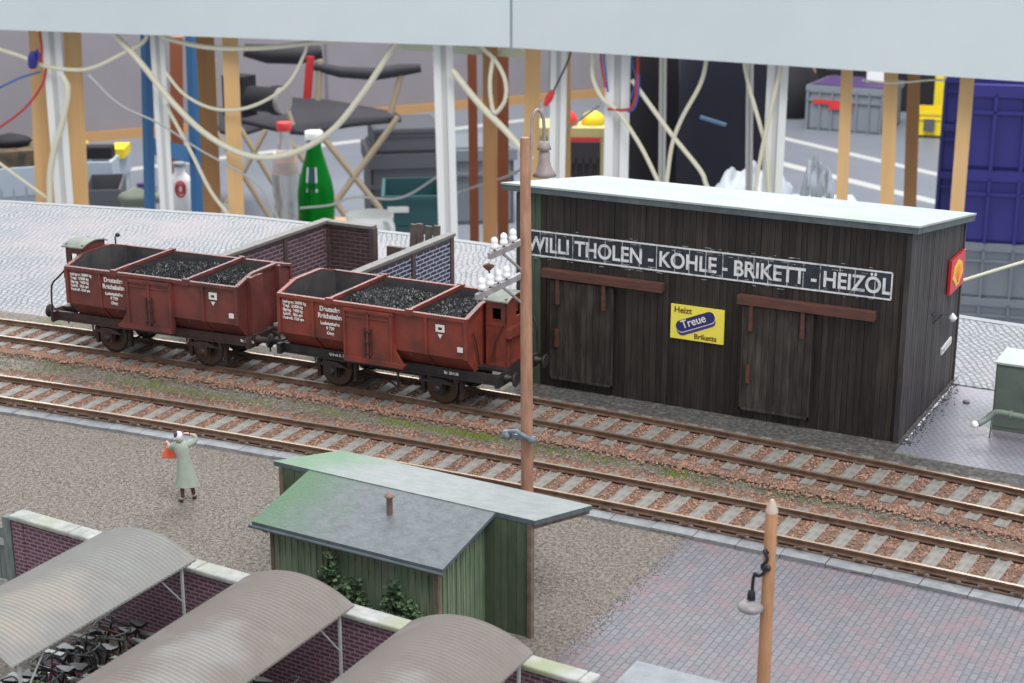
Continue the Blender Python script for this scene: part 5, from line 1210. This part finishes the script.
soft('purple_cloth', 'purple cloth lying on the grey green rags', 'cloth', 134, 158, 189, 182, 372, 'purple', 8, .5, False)
# spray bottle left
def bottle(name, label, px, pyb, pyt, dist, wpx, prof, m, cap_m, lab_m=None, z0=None, caps=.92):
    p = on(px, pyb, dist); h = on(px, pyt, dist).z - p.z; r = wpx / FPX * dist / 2; t = thing(name, label, 'bottle', p); mb = MB()
    mb.lathe([(a * r, b * h) for a, b in prof], (0, 0, 0), m, 24); mb.build('bottle_body', t)
    cr = prof[-1][0] * r * 1.35; mb = MB(); mb.lathe([(cr, caps * h), (cr, h * .995), (cr * .9, h), (0, h)], (0, 0, 0), cap_m, 20); mb.build('cap', t)
    if lab_m: mb = MB(); R_ = r * 1.02; y0, y1, m_, s0 = lab_m; mb.lathe([(s0 * R_, y0 * h), (s0 * R_, y1 * h)], (0, 0, 0), m_, 24); mb.v = mb.v; mb.build('label_band', t)
    return t, r, h
prof = [(.85, 0), (1, .02), (1, .1), (.82, .22), (1, .34), (1, .48), (.86, .6), (.6, .72), (.4, .82), (.38, .93)]
bd = 330
TZ = on(290, 224, bd).z
t, r_, h_ = bottle('water_bottle', 'clear bottle with a red cap and pink label', 288, 226, 124, bd, 29, prof, 'clear_plastic', 'bright_red', (.5, .7, 'label_pink', .8)); t.location.z = TZ
prof2 = [(.9, 0), (1, .03), (1, .38), (.9, .5), (.62, .68), (.4, .82), (.36, .93)]
t, r_, h_ = bottle('soda_bottle', 'green bottle with a white cap beside the clear bottle', 317, 228, 129, bd - 6, 37, prof2, 'green_glass', 'paper_white'); t.location.z = TZ
mb = MB(); a_ = math.atan2(t.location.y, t.location.x) + PI
for k in range(6):
    q0, q1 = a_ + .15 + k * .12 - .75, a_ + .27 + k * .12 - .75; rr = r_ * .86; z0_, z1_ = .42 * h_, .66 * h_
    mb.add([(rr * 1.12 * math.cos(q0), rr * 1.12 * math.sin(q0), z0_), (rr * 1.12 * math.cos(q1), rr * 1.12 * math.sin(q1), z0_), (rr * .86 * math.cos(q1), rr * .86 * math.sin(q1), z1_), (rr * .86 * math.cos(q0), rr * .86 * math.sin(q0), z1_)], [(0, 1, 2, 3)], 'paper_white' if k in (0, 5) else 'crate_teal')
mb.build('label', t)
# low table they stand on
t = thing('side_table', 'low brown table under the two drink bottles', 'table', (on(310, 226, bd).x, on(310, 226, bd).y, FZ), math.atan2(on(310, 226, bd).y, on(310, 226, bd).x) - R(90))
mb = MB(); mb.box((-14, -6, TZ - FZ - 1.6), (12, 5, TZ - FZ), 'pine_dark'); mb.build('tabletop', t)
for sx in (-13, 10):
    for sy in (-5, 3): mb = MB(); mb.box((sx, sy, 0), (sx + 2, sy + 2, TZ - FZ - 1.6), 'pine_dark'); mb.build('leg', t)
t, _, _ = bottle('spray_can', 'grey and white bottle with red print between the blue uprights', 182, 214, 162, 300, 22, [(.95, 0), (1, .03), (1, .62), (.85, .72), (.5, .8), (.45, .95)], 'paper_white', 'crate_grey')
mb = MB(); 
for rr in (.9, .5): mb.tube([(rr * 1.1 * math.cos(q) * .9, -2.05, 5 + rr * 1.6 * math.sin(q)) for q in [2 * PI * k / 16 for k in range(17)]], .18, 'bright_red', 5)
o = mb.build('red_print', t); o.rotation_euler.z = math.atan2(t.location.y, t.location.x) - R(90)
mb = MB(); q = t.location; w = 20
o = MB().box((-8, -5, 0), (8, 9, q.z - FZ), 'crate_dark').build('dark_box', loc=(q.x, q.y, FZ)); o.rotation_euler.z = R(25); tag(o, 'dark box under the grey and white bottle', 'box')

# camping chairs
def chair(label, px, dist, pts):
    t = thing('camping_chair', label, 'chair', (on(px, 200, dist).x, on(px, 200, dist).y, FZ)); o0 = t.location
    return t, (lambda x, y, dd=0: on(x, y, dist + dd) - o0)
D = 470
t, q = chair('folding camping chair with black fabric behind the green bottle', 350, D, None)
def sling(mb, pts0, pts1, m, th=1.0):
    a = smooth_path(pts0, 5); b = smooth_path(pts1, 5); n = len(a); vs = list(a) + list(b) + [v - Vector((0, 0, th)) for v in a] + [v - Vector((0, 0, th)) for v in b]
    fs = []
    for i in range(n - 1): fs += [(i, i + 1, n + i + 1, n + i), (2 * n + i, 3 * n + i, 3 * n + i + 1, 2 * n + i + 1), (i, 2 * n + i, 2 * n + i + 1, i + 1), (n + i, n + i + 1, 3 * n + i + 1, 3 * n + i)]
    mb.add(vs, fs, m, None, True)
mb = MB(); sling(mb, [q(240, 118, 0), q(300, 130, 0), q(350, 122, 0), q(401, 117, 0)], [q(246, 92, 40), q(300, 98, 40), q(330, 100, 40), q(396, 112, 40)], 'chair_black', 1.5); mb.build('seat', t)
mb = MB(); mb.tube([q(314, 66, 0), q(340, 72, 0), q(375, 74, 0), q(400, 70, 0), q(421, 68, 0)], [1.2, 1.6, 1.8, 1.8, 1.2], 'chair_black', 8); mb.build('armrest', t)
mb = MB(); sling(mb, [q(246, 84, 45), q(262, 91, 45), q(285, 88, 45)], [q(246, 92, 45), q(262, 108, 45), q(285, 104, 45)], 'chair_black', .8); mb.build('backrest', t)
for pts in ([(401, 75), (391, 113)], [(398, 117), (333, 206)], [(317, 130), (385, 215)], [(280, 90), (292, 125)], [(285, 135), (345, 215)], [(320, 60), (318, 100)]):
    mb = MB(); a, b = q(*pts[0]), q(*pts[1]); d = (b - a).normalized()
    if pts[1][1] > 200: b = a + d * (-a.z / d.z)
    mb.tube([a, b], .9, 'chair_tube', 8); mb.build('frame_tube', t)
mb = MB(); mb.prism([(0, 0), (2.2, 0), (3.8, 12), (1.6, 12)], -.5, .5, 'bright_red', 'y'); mb.build('red_strap', t, loc=q(304, 98, 5))
t, q = chair('second camping chair, its thin legs crossing behind the pine post', 250, 560, None)
mb = MB(); sling(mb, [q(200, 122, 0), q(235, 132, 0), q(268, 124, 0)], [q(208, 105, 45), q(240, 110, 45), q(268, 108, 45)], 'chair_black', 1.5); mb.build('seat', t)
for pts in ([(215, 130), (262, 205)], [(266, 130), (222, 212)], [(240, 128), (288, 208)], [(214, 60), (216, 125)]):
    mb = MB(); a, b = q(*pts[0]), q(*pts[1]); d = (b - a).normalized()
    if pts[1][1] > 200: b = a + d * (-a.z / d.z)
    mb.tube([a, b], .9, 'chair_tube', 8); mb.build('frame_tube', t)
mb = MB(); mb.lathe([(3, -5), (3.4, -4), (3.4, 3), (4, 4), (4, 6)], (0, 0, 0), 'bag_black', 14, axis='x'); mb.box((-11, -3, -5), (-4, 3, 6), 'bag_black'); mb.lathe([(3.6, 6), (3.6, 7.5)], (0, 0, 0), 'arm_grey', 14, axis='x'); o = mb.build('photo_camera', loc=on(262, 99, 452)); tag(o, 'black camera with a pale lens ring resting on the camping chair', 'camera')
mb = MB(); a, b = on(244, 50, 520), on(322, 52, 520); mb.tube([(0, 0, 0), (b - a) * .3 + Vector((0, 0, -1)), (b - a) * .7 + Vector((0, 0, -1)), b - a], [2, 3, 3, 2], 'chair_black', 8); mb.build('armrest', t, loc=a - t.location)
a, b = on(400, 45, moddist(400, 45) + 14), on(526, 54, moddist(526, 54) + 14); mb = MB(); mb.bar((0, 0, 0), b - a, 1.2, 1.0, 'pale_green'); tag(mb.build('crossbar', loc=a), 'pale greenish crossbar under the module board near the lone aluminium leg', 'bar')
# dark grey cases
for px, pyb, pyt, dist, wpx, dep, m, lab in ((410, 200, 154, 520, 78, 30, 'crate_dark', 'lower dark grey case behind the lone aluminium leg'), (408, 151, 129, 520, 66, 28, 'crate_dark', 'upper dark grey case stacked behind the lone aluminium leg'), (470, 215, 150, 560, 90, 30, 'crate_grey', 'grey case between the lone aluminium leg and telegraph pole')):
    t, w, h = crate('equipment_case', lab, 'case', px, pyb, dist, wpx, pyb - pyt, dep, m, R(6), None, m, False)
    if pyb > 160:
        t.location.z = FZ; k = (on(px, pyt, dist).z - FZ) / h
        for ch in t.children: ch.scale.z = k
    t_ = t
t, w, h = crate('storage_crate', 'dark teal crate with a white label behind the green bottle', 'crate', 412, 228, 380, 58, 32, 22, 'crate_teal', 0, None, None, False); zz = t.location.z
mb = MB(); mb.box((-w * .42, -1.2, h * .5), (-w * .05, -.9, h * .68), 'label_white'); mb.build('label', t); t.location.z = FZ
k = (on(412, 196, 380).z - FZ); 
for ch in t.children:
    ch.location.z = k - h
mb = MB(); mb.box((-w / 2, 0, 0), (w / 2, 22, k - h), 'crate_teal'); mb.build('lower_body', t)
# white cup on a stool near the rear edge
c0 = on(370, 238, 230); t = thing('coffee_cup', 'white cup standing behind the corner of the brown bunker wall', 'cup', c0, R(-20))
mb = MB(); mb.lathe([(0, .1), (2.4, 0), (2.9, .5), (3.3, 3.2), (3.1, 3.2), (2.7, .7), (0, .6)], (0, 0, 0), 'paper_white', 28); mb.build('cup_body', t)
mb = MB(); mb.tube(smooth_path([(3.0, 0, 2.8), (4.6, 0, 2.9), (5.1, 0, 1.9), (4.3, 0, .9), (2.9, 0, .8)], 4), .32, 'paper_white', 8); mb.build('handle', t); t.scale = (1.05, 1.05, 1.1)
t = thing('wooden_stool', 'dark stool carrying the white cup', 'stool', (c0.x, c0.y, FZ), R(20)); k = c0.z - FZ
mb = MB(); mb.box((-4.5, -4, k - 1.6), (6, 4, k), 'crate_dark'); mb.build('seat', t)
for sx in (-4, 4):
    for sy in (-3.5, 2): mb = MB(); mb.box((sx, sy, 0), (sx + 1.5, sy + 1.5, k - 1.6), 'pine_dark'); mb.build('leg', t)
# dark jackets over a rack, bags, small table
soft('jacket', 'bulky black jacket hanging in shadow beside the thick aluminium leg', 'jacket', 628, 704, 176, 15, 372, 'jacket_black', 2, .4, hang=True)
soft('jacket', 'navy blue jacket hanging behind two cream cables', 'jacket', 676, 768, 176, 15, 340, 'jacket_navy', 6, .4, hang=True)
t, w, h = crate('storage_crate', 'dark crate with red contents below the pale yellow table', 'crate', 583, 190, 470, 44, 46, 20, 'dark_crate', 0, None, 'bright_red'); t.location.z = FZ; k = (on(583, 142, 470).z - FZ) / h
for ch in t.children: ch.scale.z = k
mb = MB(); a = on(700, 117, 318) ; b = on(726, 125, 318); mb.bar((0, 0, 0), b - a, .6, .6, 'zip_blue'); tag(mb.build('reflective_strip', loc=a), 'pale blue reflective strip on the navy jacket', 'strip')
t = thing('small_table', 'pale yellow table edge behind the aluminium legs', 'table', on(572, 130, 400)); t.location.z = FZ; k = on(572, 128, 400).z - FZ; t.rotation_euler.z = R(24)
mb = MB(); mb.box((-9, 0, k - 2.2), (9, 14, k), 'table_yellow'); mb.build('tabletop', t)
for sx in (-8.5, 7):
    for sy in (1, 12): mb = MB(); mb.box((sx, sy, 0), (sx + 2, sy + 2, k - 2.4), 'table_yellow'); mb.build('leg', t)
X = t.matrix_basis
for (x, y, s, m, lab) in ((-2, 5, 3.4, 'bright_red', 'red pouch lying on the pale yellow table'), (5, 6, 3, 'bright_yellow', 'yellow pouch lying beside the red pouch')):
    mb = MB(); mb.lathe([(s * .9, 0), (s, s * .3), (s * .8, s * .8), (s * .3, s * 1.1), (0, s * 1.15)], (0, 0, 0), m, 12); o = mb.build('pouch', loc=(0, 0, 0)); o.location = X @ Vector((x, y, k)); tag(o, lab, 'pouch')
# plastic film bags behind the shed
def film(px0, px1, pyb, pyt, dist, seed, label):
    a, b = on(px0, pyb, dist), on(px1, pyb, dist); n, m_ = 26, 10; mb = MB(); vs = []
    h = on(px0, pyt, dist).z - a.z
    for j in range(m_ + 1):
        for i in range(n + 1):
            u, v = i / n, j / m_; p = a + (b - a) * u; e = math.sin(PI * u) ** .5; z = h * math.sin(PI * min(1, v * .8 + .1)) * e * (.75 + .8 * noise.noise(Vector((u * 4 + seed, v * 2, 0))))
            q = Vector((p.x, p.y, 0)).normalized(); vs.append(p - a + q * (v - .5) * 14 + Vector((0, 0, z + 1.2 * noise.noise(Vector((u * 9, v * 7, seed))))))
    mb.add(vs, [(j * (n + 1) + i, j * (n + 1) + i + 1, (j + 1) * (n + 1) + i + 1, (j + 1) * (n + 1) + i) for j in range(m_) for i in range(n)], 'plastic_film', None, True)
    o = mb.build('plastic_bag', loc=a); tag(o, label, 'plastic bag'); return o
film(715, 792, 196, 160, 240, 2, 'crumpled clear plastic bag behind the shed roof')
film(799, 834, 199, 150, 225, 7, 'small clear plastic bag beside the slim pine post')
p = on(770, 197, 264); t = thing('low_trolley', 'pale low trolley under the clear plastic bags behind the shed', 'trolley', (p.x, p.y, FZ), R(25)); k = p.z - 2 - FZ
mb = MB(); mb.box((-27, -10, k - 2), (15, 12, k), 'crate_light'); mb.build('deck', t)
for sx in (-26, 12):
    for sy in (-9, 9): mb = MB(); mb.box((sx, sy, 0), (sx + 2, sy + 2, k - 2), 'crate_light'); mb.build('leg', t)
